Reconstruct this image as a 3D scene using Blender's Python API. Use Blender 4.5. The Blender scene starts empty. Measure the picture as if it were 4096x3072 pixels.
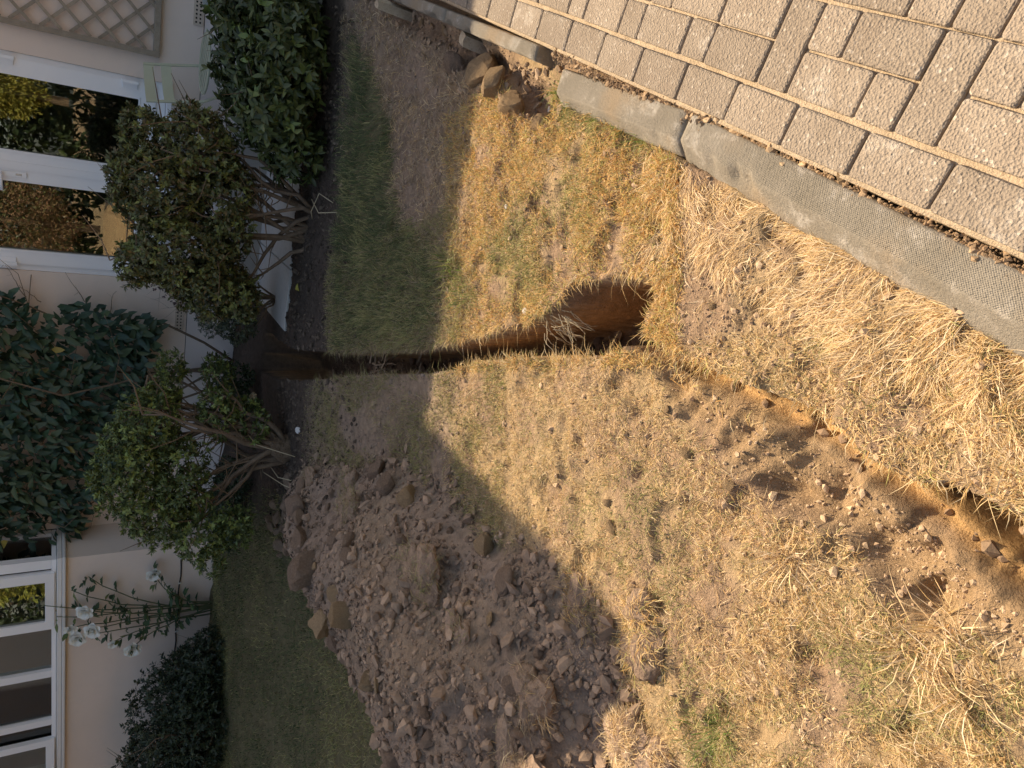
import bpy, math, random
import numpy as np
from mathutils import Vector, Matrix

# ------------------------------------------------------------------ camera, sky, sun, exposure
scene = bpy.context.scene
COL = scene.collection
PITCH = math.atan(2840.0 / 4401.0)
cam_data = bpy.data.cameras.new('camera')
cam_data.sensor_fit = 'HORIZONTAL'; cam_data.sensor_width = 36.0
cam_data.lens = 36.0 * 2840.0 / 4096.0
cam_data.clip_start = 0.02; cam_data.clip_end = 600.0
cam = bpy.data.objects.new('camera', cam_data); COL.objects.link(cam)
_c, _s = math.cos(PITCH), math.sin(PITCH)
# the phone was held upright but the picture is stored lying on its side: image left is up in the place
cam.matrix_world = Matrix(((0, 1, 0, 0), (-_s, 0, -_c, 0), (-_c, 0, _s, 1.42), (0, 0, 0, 1)))
scene.camera = cam

SUN_AZ = math.atan2(0.363, 0.932); SUN_EL = math.radians(45)
world = bpy.data.worlds.new('World'); scene.world = world; world.use_nodes = True
nt = world.node_tree
sky = nt.nodes.new('ShaderNodeTexSky'); sky.sky_type = 'NISHITA'; sky.sun_disc = False
sky.sun_elevation = SUN_EL; sky.sun_rotation = SUN_AZ
sky.air_density = 1.0; sky.dust_density = 2.5; sky.ozone_density = 1.0
bg = nt.nodes['Background']; bg.inputs['Strength'].default_value = 0.118
nt.links.new(sky.outputs['Color'], bg.inputs['Color'])
sun_data = bpy.data.lights.new('sun', 'SUN'); sun_data.energy = 3.7; sun_data.angle = math.radians(0.5)
sun_data.color = (1.0, 0.90, 0.74)
sun = bpy.data.objects.new('sun', sun_data); COL.objects.link(sun)
_sd = Vector((math.sin(SUN_AZ) * math.cos(SUN_EL), math.cos(SUN_AZ) * math.cos(SUN_EL), math.sin(SUN_EL)))
sun.rotation_euler = (-_sd).to_track_quat('-Z', 'Y').to_euler(); sun.location = (3, 8, 9)
vs = scene.view_settings
vs.view_transform = 'Standard'; vs.look = 'None'; vs.gamma = 1.0; vs.use_curve_mapping = False
vs.exposure = 0.95
vs.use_white_balance = True; vs.white_balance_temperature = 7600; vs.white_balance_tint = 12
scene.cycles.max_bounces = 8; scene.cycles.transparent_max_bounces = 16
scene.cycles.use_denoising = True

RNG = np.random.default_rng(7)
random.seed(7)

# ------------------------------------------------------------------ helpers
def sm(a, b, x):
    t = np.clip((np.asarray(x, float) - a) / (b - a), 0, 1); return t * t * (3 - 2 * t)

_PERM = np.random.default_rng(3).permutation(4096)
_VAL = np.random.default_rng(4).random(4096)
def vnoise(x, y, seed=0):
    xi = np.floor(x).astype(np.int64); yi = np.floor(y).astype(np.int64)
    fx = x - xi; fy = y - yi
    fx = fx * fx * (3 - 2 * fx); fy = fy * fy * (3 - 2 * fy)
    def h(i, j): return _VAL[_PERM[(_PERM[(i + seed * 57) & 4095] + j) & 4095]]
    return (h(xi, yi) * (1 - fx) + h(xi + 1, yi) * fx) * (1 - fy) + (h(xi, yi + 1) * (1 - fx) + h(xi + 1, yi + 1) * fx) * fy
def fbm(x, y, scale, octaves=4, seed=0, gain=0.5):
    t = 0.0; a = 1.0; n = 0.0
    x = np.asarray(x, float) / scale; y = np.asarray(y, float) / scale
    for o in range(octaves):
        t = t + a * (vnoise(x + 13.7 * o, y - 7.3 * o, seed + o) - 0.5); n += a; a *= gain; x = x * 2.03; y = y * 2.03
    return t / n * 2
def sdist(poly, x, y):
    """signed distance to a polygon, positive inside"""
    x = np.asarray(x, float); y = np.asarray(y, float)
    d = np.full(x.shape, 1e9); ins = np.zeros(x.shape, bool)
    n = len(poly)
    for i in range(n):
        ax, ay = poly[i]; bx, by = poly[(i + 1) % n]
        ex, ey = bx - ax, by - ay
        t = np.clip(((x - ax) * ex + (y - ay) * ey) / (ex * ex + ey * ey + 1e-12), 0, 1)
        d = np.minimum(d, (x - ax - t * ex) ** 2 + (y - ay - t * ey) ** 2)
        c = (ay > y) != (by > y)
        ins ^= c & (x < (bx - ax) * (y - ay) / (by - ay + 1e-12) + ax)
    d = np.sqrt(d); return np.where(ins, d, -d)

def tag(o, label=None, cat=None, group=None, kind=None):
    if label: o['label'] = label
    if cat: o['category'] = cat
    if group: o['group'] = group
    if kind: o['kind'] = kind
    return o
def empty(name, loc=(0, 0, 0), rotz=0.0, parent=None):
    o = bpy.data.objects.new(name, None); COL.objects.link(o)
    o.location = loc; o.rotation_euler = (0, 0, rotz); o.empty_display_size = 0.1
    if parent: o.parent = parent
    return o
def np_mesh(name, V, F, mats=(), smooth=False, col=None):
    """V (n,3); F a list of (m,k) integer arrays (all k the same in each array)"""
    V = np.ascontiguousarray(V, dtype=np.float32)
    if isinstance(F, np.ndarray): F = [F]
    me = bpy.data.meshes.new(name)
    me.vertices.add(len(V)); me.vertices.foreach_set('co', V.ravel())
    loops = np.concatenate([f.ravel() for f in F]).astype(np.int32)
    tot = np.concatenate([np.full(len(f), f.shape[1], np.int32) for f in F])
    start = np.concatenate([[0], np.cumsum(tot)[:-1]]).astype(np.int32)
    me.loops.add(len(loops)); me.loops.foreach_set('vertex_index', loops)
    me.polygons.add(len(tot)); me.polygons.foreach_set('loop_start', start); me.polygons.foreach_set('loop_total', tot)
    me.update(calc_edges=True)
    me.polygons.foreach_set('use_smooth', np.full(len(tot), smooth, bool))
    if col is not None:
        a = me.color_attributes.new('Col', 'FLOAT_COLOR', 'POINT')
        c = np.ones((len(V), 4), np.float32); c[:, :3] = col
        a.data.foreach_set('color', c.ravel())
    for m in mats: me.materials.append(m)
    me.update()
    return me
def obj(name, me, parent=None, loc=None):
    o = bpy.data.objects.new(name, me); COL.objects.link(o)
    if parent: o.parent = parent
    if loc is not None: o.location = loc
    return o

class MB:
    """collects boxes, tubes and prisms into one mesh"""
    def __init__(s): s.v = []; s.f = []
    def add(s, V, F):
        n = len(s.v); s.v += [tuple(p) for p in V]; s.f += [tuple(n + i for i in f) for f in F]; return s
    def box(s, x0, x1, y0, y1, z0, z1, M=None, bev=0.0):
        if bev:
            b = bev
            V = []
            for (zz, i) in ((z0, b), (z0 + b, 0), (z1 - b, 0), (z1, b)):
                V += [(x0 + i, y0 + i, zz), (x1 - i, y0 + i, zz), (x1 - i, y1 - i, zz), (x0 + i, y1 - i, zz)]
            F = [(3, 2, 1, 0), (12, 13, 14, 15)]
            for r in range(3):
                for k in range(4):
                    a = r * 4 + k; c = r * 4 + (k + 1) % 4; F.append((a, c, c + 4, a + 4))
        else:
            V = [(x0, y0, z0), (x1, y0, z0), (x1, y1, z0), (x0, y1, z0), (x0, y0, z1), (x1, y0, z1), (x1, y1, z1), (x0, y1, z1)]
            F = [(3, 2, 1, 0), (4, 5, 6, 7), (0, 1, 5, 4), (1, 2, 6, 5), (2, 3, 7, 6), (3, 0, 4, 7)]
        if M is not None: V = [tuple(M @ Vector(p)) for p in V]
        return s.add(V, F)
    def bar(s, a, b, w, t, up=(0, 0, 1)):
        """rectangular bar from a to b, w across, t thick along up"""
        a = Vector(a); b = Vector(b); d = (b - a); L = d.length; d.normalize()
        u = Vector(up); u = (u - d * u.dot(d))
        if u.length < 1e-4: u = Vector((1, 0, 0)) - d * d.x
        u.normalize(); w_ = d.cross(u)
        M = Matrix((( d.x, w_.x, u.x, a.x), (d.y, w_.y, u.y, a.y), (d.z, w_.z, u.z, a.z), (0, 0, 0, 1)))
        return s.box(0, L, -w / 2, w / 2, -t / 2, t / 2, M)
    def tube(s, pts, radii, n=6, cap=True):
        pts = [Vector(p) for p in pts]; N = len(pts)
        if not hasattr(radii, '__len__'): radii = [radii] * N
        V = []; F = []
        ref = Vector((0.31, 0.17, 0.93)).normalized()
        for i, p in enumerate(pts):
            d = (pts[min(i + 1, N - 1)] - pts[max(i - 1, 0)])
            d = d.normalized() if d.length > 1e-9 else Vector((0, 0, 1))
            u = ref - d * ref.dot(d)
            if u.length < 0.05: u = Vector((1, 0, 0)) - d * d.x
            u.normalize(); w = d.cross(u); ref = u
            for k in range(n):
                a = 2 * math.pi * k / n
                V.append(p + (u * math.cos(a) + w * math.sin(a)) * radii[i])
        for i in range(N - 1):
            for k in range(n):
                a = i * n + k; b = i * n + (k + 1) % n
                F.append((a, b, b + n, a + n))
        if cap:
            F.append(tuple(range(n - 1, -1, -1))); F.append(tuple(range((N - 1) * n, N * n)))
        return s.add(V, F)
    def prism(s, outline, y0, y1, axis='y'):
        """outline in (x,z) extruded along y"""
        n = len(outline)
        V = [(x, y0, z) for x, z in outline] + [(x, y1, z) for x, z in outline]
        F = [tuple(range(n)), tuple(range(2 * n - 1, n - 1, -1))]
        for k in range(n):
            b = (k + 1) % n; F.append((b, k, k + n, b + n))
        return s.add(V, F)
    def mesh(s, name, mats, smooth=False):
        me = bpy.data.meshes.new(name); me.from_pydata(s.v, [], s.f)
        for m in (mats if isinstance(mats, (list, tuple)) else [mats]): me.materials.append(m)
        if smooth: me.polygons.foreach_set('use_smooth', np.ones(len(s.f), bool))
        me.update(); return me
    def build(s, name, m, parent=None, smooth=False):
        return obj(name, s.mesh(name, m, smooth), parent)

# ------------------------------------------------------------------ materials
def new_mat(name):
    m = bpy.data.materials.new(name); m.use_nodes = True
    return m, m.node_tree.nodes, m.node_tree.links, m.node_tree.nodes['Principled BSDF']
def node(N, t, **kw):
    n = N.new(t)
    for k, v in kw.items():
        if k in n.inputs: n.inputs[k].default_value = v
        else: setattr(n, k, v)
    return n
def mix_rgb(N, L, fac, a, b, blend='MIX'):
    n = N.new('ShaderNodeMix'); n.data_type = 'RGBA'; n.blend_type = blend
    for sock, val in ((n.inputs[0], fac), (n.inputs[6], a), (n.inputs[7], b)):
        if hasattr(val, 'is_output'): L.new(val, sock)
        elif isinstance(val, (int, float)): sock.default_value = val
        else: sock.default_value = (*val, 1)
    return n.outputs[2]
def ramp(N, L, src, pts):
    r = N.new('ShaderNodeValToRGB'); e = r.color_ramp.elements
    while len(e) < len(pts): e.new(0.5)
    for k, (p, c) in enumerate(pts):
        e[k].position = p; e[k].color = (c, c, c, 1) if isinstance(c, (int, float)) else (*c, 1)
    L.new(src, r.inputs[0]); return r.outputs[0]
def simple(name, c1, c2, scale=8.0, rough=0.85, bump=0.0, bscale=120.0, c3=None, detail=6.0, metal=0.0, obj_var=0.0, dist=0.004, spec=0.3):
    """two or three colours mixed by noise, with fine relief"""
    m, N, L, B = new_mat(name)
    tc = node(N, 'ShaderNodeTexCoord')
    n1 = node(N, 'ShaderNodeTexNoise', Scale=scale, Detail=detail, Roughness=0.6)
    L.new(tc.outputs['Object'], n1.inputs['Vector'])
    f = ramp(N, L, n1.outputs['Fac'], [(0.32, 0.0), (0.68, 1.0)])
    c = mix_rgb(N, L, f, c1, c2)
    if c3 is not None:
        n3 = node(N, 'ShaderNodeTexNoise', Scale=scale * 6.3, Detail=4.0, Roughness=0.7)
        L.new(tc.outputs['Object'], n3.inputs['Vector'])
        c = mix_rgb(N, L, ramp(N, L, n3.outputs['Fac'], [(0.52, 0.0), (0.70, 0.85)]), c, c3)
    if obj_var:
        oi = node(N, 'ShaderNodeObjectInfo')
        v = node(N, 'ShaderNodeMapRange'); L.new(oi.outputs['Random'], v.inputs[0])
        v.inputs[3].default_value = 1 - obj_var; v.inputs[4].default_value = 1 + obj_var
        hs = node(N, 'ShaderNodeHueSaturation'); L.new(v.outputs[0], hs.inputs['Value']); L.new(c, hs.inputs['Color']); c = hs.outputs[0]
    L.new(c, B.inputs['Base Color'])
    B.inputs['Roughness'].default_value = rough; B.inputs['Metallic'].default_value = metal
    B.inputs['Specular IOR Level'].default_value = spec
    if bump:
        nb = node(N, 'ShaderNodeTexNoise', Scale=bscale, Detail=5.0, Roughness=0.65)
        L.new(tc.outputs['Object'], nb.inputs['Vector'])
        b = node(N, 'ShaderNodeBump', Strength=bump, Distance=dist); L.new(nb.outputs['Fac'], b.inputs['Height'])
        L.new(b.outputs['Normal'], B.inputs['Normal'])
    return m
def attr_mat(name, rough=0.9, translucent=0.0, var=0.25, vscale=30.0, bumps=(), spec=0.15, gloss=None):
    """colour from the mesh's own colour attribute, varied by noise"""
    m, N, L, B = new_mat(name)
    at = node(N, 'ShaderNodeAttribute', attribute_name='Col')
    tc = node(N, 'ShaderNodeTexCoord')
    c = at.outputs['Color']
    if var:
        nz = node(N, 'ShaderNodeTexNoise', Scale=vscale, Detail=6.0, Roughness=0.65)
        L.new(tc.outputs['Object'], nz.inputs['Vector'])
        f = ramp(N, L, nz.outputs['Fac'], [(0.3, 1 - var), (0.7, 1 + var)])
        c = mix_rgb(N, L, 1.0, c, f, 'MULTIPLY')
    L.new(c, B.inputs['Base Color']); B.inputs['Roughness'].default_value = rough
    B.inputs['Specular IOR Level'].default_value = spec
    prev = None
    for sc_, st, di in bumps:
        nb = node(N, 'ShaderNodeTexNoise', Scale=sc_, Detail=5.0, Roughness=0.7)
        L.new(tc.outputs['Object'], nb.inputs['Vector'])
        b = node(N, 'ShaderNodeBump', Strength=st, Distance=di); L.new(nb.outputs['Fac'], b.inputs['Height'])
        if prev: L.new(prev, b.inputs['Normal'])
        prev = b.outputs['Normal']
    if prev: L.new(prev, B.inputs['Normal'])
    if translucent:
        tr = node(N, 'ShaderNodeBsdfTranslucent'); L.new(c, tr.inputs['Color'])
        mx = node(N, 'ShaderNodeMixShader'); mx.inputs[0].default_value = translucent
        L.new(B.outputs[0], mx.inputs[1]); L.new(tr.outputs[0], mx.inputs[2])
        L.new(mx.outputs[0], N['Material Output'].inputs['Surface'])
    return m

M = {}
M['ground'] = attr_mat('ground_soil', 0.95, var=0.28, vscale=26, bumps=((38, 0.9, 0.02), (170, 0.9, 0.006)), spec=0.1)
M['crumb'] = attr_mat('soil_crumb', 0.95, var=0.15, vscale=60, bumps=((220, 0.6, 0.003),), spec=0.1)
M['straw'] = attr_mat('straw_blade', 0.75, translucent=0.25, var=0.0, spec=0.2)
M['green'] = attr_mat('green_blade', 0.6, translucent=0.3, var=0.0, spec=0.3)
M['leaf'] = attr_mat('leaf', 0.42, translucent=0.12, var=0.12, vscale=40, spec=0.45)
M['clod'] = simple('soil_clod', (.27, .185, .13), (.39, .275, .195), 9, 0.95, 0.9, 90, c3=(.22, .15, .105), obj_var=0.12, dist=0.012, spec=0.1)
M['clay'] = simple('clay_clod', (.40, .265, .15), (.52, .36, .21), 10, 0.95, 0.9, 110, c3=(.27, .17, .09), obj_var=0.10, dist=0.012, spec=0.1)
M['stone'] = simple('pale_stone', (.62, .58, .52), (.72, .70, .66), 20, 0.8, 0.4, 150, obj_var=0.1)
M['upvc'] = simple('white_upvc', (.86, .87, .88), (.88, .89, .90), 3, 0.28, 0.0, spec=0.5)
M['render'] = simple('peach_masonry_paint', (.80, .665, .56), (.84, .70, .60), 2.2, 0.9, 0.25, 240, c3=(.79, .66, .565), dist=0.003, spec=0.15)
M['plinth'] = simple('pale_plinth_paint', (.76, .68, .635), (.79, .715, .67), 2.5, 0.9, 0.25, 240, dist=0.003, spec=0.15)
M['sill'] = simple('cream_sill', (.72, .70, .66), (.78, .76, .72), 4, 0.5, 0.0)
M['dark'] = simple('dark_course_and_shade', (.02, .018, .016), (.03, .027, .025), 5, 0.9)  # damp course colour, also the painted shade behind the air bricks
M['room'] = simple('dim_room', (.10, .085, .07), (.13, .11, .09), 2, 0.9)
M['curtain'] = simple('grey_curtain', (.30, .28, .26), (.36, .34, .31), 3, 0.9)
M['sofa'] = simple('brown_sofa', (.16, .12, .09), (.20, .15, .11), 6, 0.85)
M['airbrick'] = simple('cream_air_brick', (.58, .47, .37), (.66, .55, .44), 12, 0.9, 0.3, 200)
M['slab'] = simple('pale_concrete_slab', (.50, .50, .47), (.58, .57, .53), 3.5, 0.9, 0.4, 160, c3=(.45, .445, .41), dist=0.003)
M['step'] = simple('grey_concrete_step', (.42, .40, .36), (.50, .47, .42), 6, 0.92, 0.5, 140)
M['roof'] = simple('clay_roof_tile', (.28, .12, .08), (.36, .17, .11), 5, 0.9, 0.4, 60)
M['paver_sand'] = simple('jointing_sand', (.48, .36, .23), (.58, .45, .31), 30, 0.95, 0.9, 200, c3=(.25, .17, .11), dist=0.006)
M['timber'] = simple('weathered_timber', (.30, .25, .19), (.40, .33, .25), 18, 0.9, 0.6, 130, c3=(.22, .18, .14), obj_var=0.12)
M['peg'] = simple('split_peg_timber', (.40, .31, .21), (.52, .42, .30), 16, 0.9, 0.7, 90, c3=(.27, .2, .13))
M['chair'] = simple('sage_green_paint', (.44, .46, .33), (.48, .50, .36), 6, 0.45, 0.0, spec=0.5)
M['chair2'] = simple('grey_green_paint', (.27, .33, .31), (.31, .37, .34), 6, 0.45, 0.0, spec=0.5)
M['bark'] = simple('shrub_bark', (.15, .105, .07), (.22, .16, .11), 22, 0.95, 0.8, 90, c3=(.09, .065, .045))
M['twig'] = simple('brown_twig', (.17, .115, .07), (.24, .17, .11), 30, 0.9)
M['stump'] = simple('rough_root_bark', (.15, .10, .065), (.25, .175, .115), 14, 0.95, 1.0, 50, c3=(.07, .05, .035), dist=0.02)
M['rose_stem'] = simple('rose_stem', (.10, .13, .06), (.15, .15, .08), 20, 0.7)
M['petal'] = simple('white_petal', (.80, .80, .73), (.84, .84, .79), 12, 0.7, 0.0)
M['cable'] = simple('black_cable', (.03, .03, .03), (.05, .05, .05), 8, 0.6)
M['metal'] = simple('brushed_metal', (.5, .5, .5), (.55, .55, .55), 20, 0.35, metal=0.9)
M['drystem'] = simple('dry_stem', (.45, .36, .22), (.55, .45, .30), 20, 0.9)

def glass_mat():
    m, N, L, B = new_mat('window_glass')
    N.remove(B)
    tr = node(N, 'ShaderNodeBsdfTransparent'); tr.inputs[0].default_value = (.80, .84, .82, 1)
    gl = node(N, 'ShaderNodeBsdfGlossy'); gl.inputs['Roughness'].default_value = 0.004
    fr = node(N, 'ShaderNodeFresnel', IOR=1.52)
    mu = node(N, 'ShaderNodeMath', operation='MULTIPLY_ADD'); mu.inputs[1].default_value = 1.8; mu.inputs[2].default_value = 0.03
    L.new(fr.outputs[0], mu.inputs[0])
    mx = node(N, 'ShaderNodeMixShader'); L.new(mu.outputs[0], mx.inputs[0])
    L.new(tr.outputs[0], mx.inputs[1]); L.new(gl.outputs[0], mx.inputs[2])
    L.new(mx.outputs[0], N['Material Output'].inputs['Surface'])
    return m
M['glass'] = glass_mat()

def paver_mat():
    m, N, L, B = new_mat('concrete_block_paver')
    tc = node(N, 'ShaderNodeTexCoord'); oi = node(N, 'ShaderNodeObjectInfo')
    add = node(N, 'ShaderNodeVectorMath', operation='ADD'); L.new(tc.outputs['Object'], add.inputs[0])
    sc = node(N, 'ShaderNodeVectorMath', operation='SCALE'); L.new(oi.outputs['Location'], sc.inputs[0]); sc.inputs['Scale'].default_value = 3.7
    L.new(sc.outputs[0], add.inputs[1]); P = add.outputs[0]
    n1 = node(N, 'ShaderNodeTexNoise', Scale=9, Detail=6, Roughness=0.6); L.new(P, n1.inputs['Vector'])
    c = mix_rgb(N, L, ramp(N, L, n1.outputs['Fac'], [(0.3, 0.0), (0.7, 1.0)]), (.29, .225, .165), (.355, .285, .215))
    n2 = node(N, 'ShaderNodeTexNoise', Scale=6, Detail=3); L.new(P, n2.inputs['Vector'])
    n2b = node(N, 'ShaderNodeTexNoise', Scale=70, Detail=3); L.new(P, n2b.inputs['Vector'])
    pf = node(N, 'ShaderNodeMath', operation='MULTIPLY')
    L.new(ramp(N, L, n2.outputs['Fac'], [(0.58, 0.0), (0.74, 1.0)]), pf.inputs[0])
    L.new(ramp(N, L, n2b.outputs['Fac'], [(0.35, 0.0), (0.6, 0.8)]), pf.inputs[1])
    c = mix_rgb(N, L, pf.outputs[0], c, (.68, .60, .50))
    v = node(N, 'ShaderNodeTexVoronoi', Scale=170); L.new(P, v.inputs['Vector'])
    c = mix_rgb(N, L, ramp(N, L, v.outputs['Color'], [(0.0, 0.0), (0.82, 0.0), (0.9, 0.55), (1.0, 0.55)]), c, (.62, .53, .43))
    vd = node(N, 'ShaderNodeTexVoronoi', Scale=60); L.new(P, vd.inputs['Vector'])
    c = mix_rgb(N, L, ramp(N, L, vd.outputs['Distance'], [(0.0, 0.7), (0.09, 0.0)]), c, (.12, .09, .07))
    mr = node(N, 'ShaderNodeMapRange'); L.new(oi.outputs['Random'], mr.inputs[0]); mr.inputs[3].default_value = 0.86; mr.inputs[4].default_value = 1.1
    hs = node(N, 'ShaderNodeHueSaturation'); L.new(mr.outputs[0], hs.inputs['Value']); L.new(c, hs.inputs['Color'])
    L.new(hs.outputs[0], B.inputs['Base Color']); B.inputs['Roughness'].default_value = 0.92; B.inputs['Specular IOR Level'].default_value = 0.2
    nb = node(N, 'ShaderNodeTexNoise', Scale=150, Detail=4, Roughness=0.6); L.new(P, nb.inputs['Vector'])
    b1 = node(N, 'ShaderNodeBump', Strength=0.8, Distance=0.004); L.new(v.outputs['Distance'], b1.inputs['Height'])
    b2 = node(N, 'ShaderNodeBump', Strength=0.8, Distance=0.005); L.new(nb.outputs['Fac'], b2.inputs['Height']); L.new(b1.outputs[0], b2.inputs['Normal'])
    L.new(b2.outputs[0], B.inputs['Normal'])
    return m
M['paver'] = paver_mat()

def kerb_mat():
    m, N, L, B = new_mat('cast_concrete_kerb')
    tc = node(N, 'ShaderNodeTexCoord'); P = tc.outputs['Object']
    n1 = node(N, 'ShaderNodeTexNoise', Scale=7, Detail=7, Roughness=0.65); L.new(P, n1.inputs['Vector'])
    c = mix_rgb(N, L, ramp(N, L, n1.outputs['Fac'], [(0.3, 0.0), (0.7, 1.0)]), (.22, .19, .145), (.32, .28, .225))
    n2 = node(N, 'ShaderNodeTexNoise', Scale=14, Detail=5, Roughness=0.7); L.new(P, n2.inputs['Vector'])
    c = mix_rgb(N, L, ramp(N, L, n2.outputs['Fac'], [(0.55, 0.0), (0.72, 0.8)]), c, (.50, .45, .385))
    n3 = node(N, 'ShaderNodeTexNoise', Scale=5, Detail=4); L.new(P, n3.inputs['Vector'])
    c = mix_rgb(N, L, ramp(N, L, n3.outputs['Fac'], [(0.5, 0.0), (0.68, 0.7)]), c, (.34, .25, .16))
    L.new(c, B.inputs['Base Color']); B.inputs['Roughness'].default_value = 0.95; B.inputs['Specular IOR Level'].default_value = 0.15
    # cast dimples on the top face only: a fine square grid of pits
    sx = node(N, 'ShaderNodeSeparateXYZ'); L.new(P, sx.inputs[0])
    def wave(o, k):
        a = node(N, 'ShaderNodeMath', operation='MULTIPLY'); L.new(o, a.inputs[0]); a.inputs[1].default_value = k
        b = node(N, 'ShaderNodeMath', operation='SINE'); L.new(a.outputs[0], b.inputs[0]); return b.outputs[0]
    mu = node(N, 'ShaderNodeMath', operation='MULTIPLY'); L.new(wave(sx.outputs[0], 1150), mu.inputs[0]); L.new(wave(sx.outputs[1], 1150), mu.inputs[1])
    nb = node(N, 'ShaderNodeTexNoise', Scale=150, Detail=4, Roughness=0.7); L.new(P, nb.inputs['Vector'])
    geo = node(N, 'ShaderNodeNewGeometry'); sz = node(N, 'ShaderNodeSeparateXYZ'); L.new(geo.outputs['Normal'], sz.inputs[0])
    gt = node(N, 'ShaderNodeMath', operation='GREATER_THAN'); L.new(sz.outputs[2], gt.inputs[0]); gt.inputs[1].default_value = 0.92
    mg = node(N, 'ShaderNodeMath', operation='MULTIPLY'); L.new(mu.outputs[0], mg.inputs[0]); L.new(gt.outputs[0], mg.inputs[1])
    b1 = node(N, 'ShaderNodeBump', Strength=0.5, Distance=0.0025); L.new(mg.outputs[0], b1.inputs['Height'])
    b2 = node(N, 'ShaderNodeBump', Strength=0.8, Distance=0.006); L.new(nb.outputs['Fac'], b2.inputs['Height']); L.new(b1.outputs[0], b2.inputs['Normal'])
    L.new(b2.outputs[0], B.inputs['Normal'])
    return m
M['kerb'] = kerb_mat()
def objleaf_mat(name, pts, rough=0.4):
    m, N, L, B = new_mat(name)
    oi = node(N, 'ShaderNodeObjectInfo'); c = ramp(N, L, oi.outputs['Random'], pts)
    L.new(c, B.inputs['Base Color']); B.inputs['Roughness'].default_value = rough; B.inputs['Specular IOR Level'].default_value = 0.45
    tr = node(N, 'ShaderNodeBsdfTranslucent'); L.new(c, tr.inputs['Color'])
    mx = node(N, 'ShaderNodeMixShader'); mx.inputs[0].default_value = 0.12
    L.new(B.outputs[0], mx.inputs[1]); L.new(tr.outputs[0], mx.inputs[2]); L.new(mx.outputs[0], N['Material Output'].inputs['Surface'])
    return m

# ------------------------------------------------------------------ the ground and the trench cut into it
TRENCH = [(.36, 5.30), (.24, 4.83), (.19, 4.13), (.17, 3.64), (.155, 3.0), (.18, 2.6), (.19, 2.4), (.215, 2.16), (.24, 2.0), (.27, 1.90), (.33, 1.83),
          (.325, 1.65), (.317, 1.57), (.30, 1.475), (.231, 1.462), (.186, 1.50), (.124, 1.485), (.095, 1.42), (.075, 1.378), (.026, 1.227), (-.012, 1.106),
          (-.052, 1.0), (-.112, .889), (-.145, .860), (-.200, .738), (-.188, .696), (-.205, .609), (-.24, .55), (-.30, .42), (-.47, .22),
          (-.62, .22), (-.50, .42), (-.372, .643), (-.345, .678), (-.31, .73), (-.27, .785), (-.24, .836), (-.20, .913), (-.155, .977), (-.115, 1.083),
          (-.016, 1.294), (.068, 1.451), (.106, 1.593), (.088, 1.665), (.086, 1.96), (.098, 2.2), (.085, 2.5), (.055, 2.66), (.044, 3.13), (.05, 3.66),
          (.02, 4.34), (.03, 5.11), (.1, 5.6), (.42, 5.5)]
BANK = [(.10, 1.56), (.026, 1.479), (-.074, 1.41), (-.13, 1.30), (-.19, 1.23), (-.30, 1.08), (-.33, .91), (-.436, .82), (-.48, .74), (-.455, .64),
        (-.50, .50), (-.62, .30), (-.45, .30), (-.28, .70), (-.10, 1.0), (.05, 1.35), (.11, 1.5)]
HEAP = [(-.80, 4.75), (-.52, 4.55), (-.45, 4.1), (-.42, 3.6), (-.34, 3.2), (-.42, 2.93), (-.47, 2.69), (-.60, 2.38), (-.60, 2.04), (-.70, 1.74), (-.86, 1.62),
        (-1.2, 1.56), (-2.6, 1.5), (-2.6, 2.95), (-1.9, 3.05), (-1.72, 3.15), (-1.60, 3.45), (-1.52, 3.9), (-1.25, 4.2), (-.95, 4.4)]
RUBBLE = [(2.2, 3.7), (1.75, 3.25), (1.44, 2.78), (1.26, 2.6), (1.15, 2.3), (1.0, 2.2), (.88, 2.06), (.90, 1.95), (1.02, 1.96), (1.2, 2.18), (1.45, 2.55), (1.9, 3.2), (2.35, 3.6)]
PATHQ = None
KD = np.array([.55, .835]); KD /= np.linalg.norm(KD); QD = np.array([KD[1], -KD[0]])
PO = np.array([.547, 1.037])               # a point on the outer edge of the paving
GREEN = [(1.95, 3.75), (1.5, 3.36), (1.19, 3.25), (.94, 3.3), (.77, 3.11), (.61, 2.84), (.46, 2.76), (.26, 2.84), (.2, 3.06), (.2, 3.94), (.62, 4.02), (.93, 3.94), (1.18, 3.91), (1.36, 3.84)]
HTH = math.atan(.39); HA = np.array([math.cos(HTH), -math.sin(HTH)]); HN = np.array([-math.sin(HTH), -math.cos(HTH)])
HO = np.array([0, 6.75])
def house_coords(x, y):
    return x * HA[0] + (y - HO[1]) * HA[1], x * HN[0] + (y - HO[1]) * HN[1]   # along the wall, out from the wall
def wpt(s, off): return (HO[0] + s * HA[0] + off * HN[0], HO[1] + s * HA[1] + off * HN[1])
def kq(x, y):
    return (x - PO[0]) * KD[0] + (y - PO[1]) * KD[1], (x - PO[0]) * QD[0] + (y - PO[1]) * QD[1]

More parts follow.
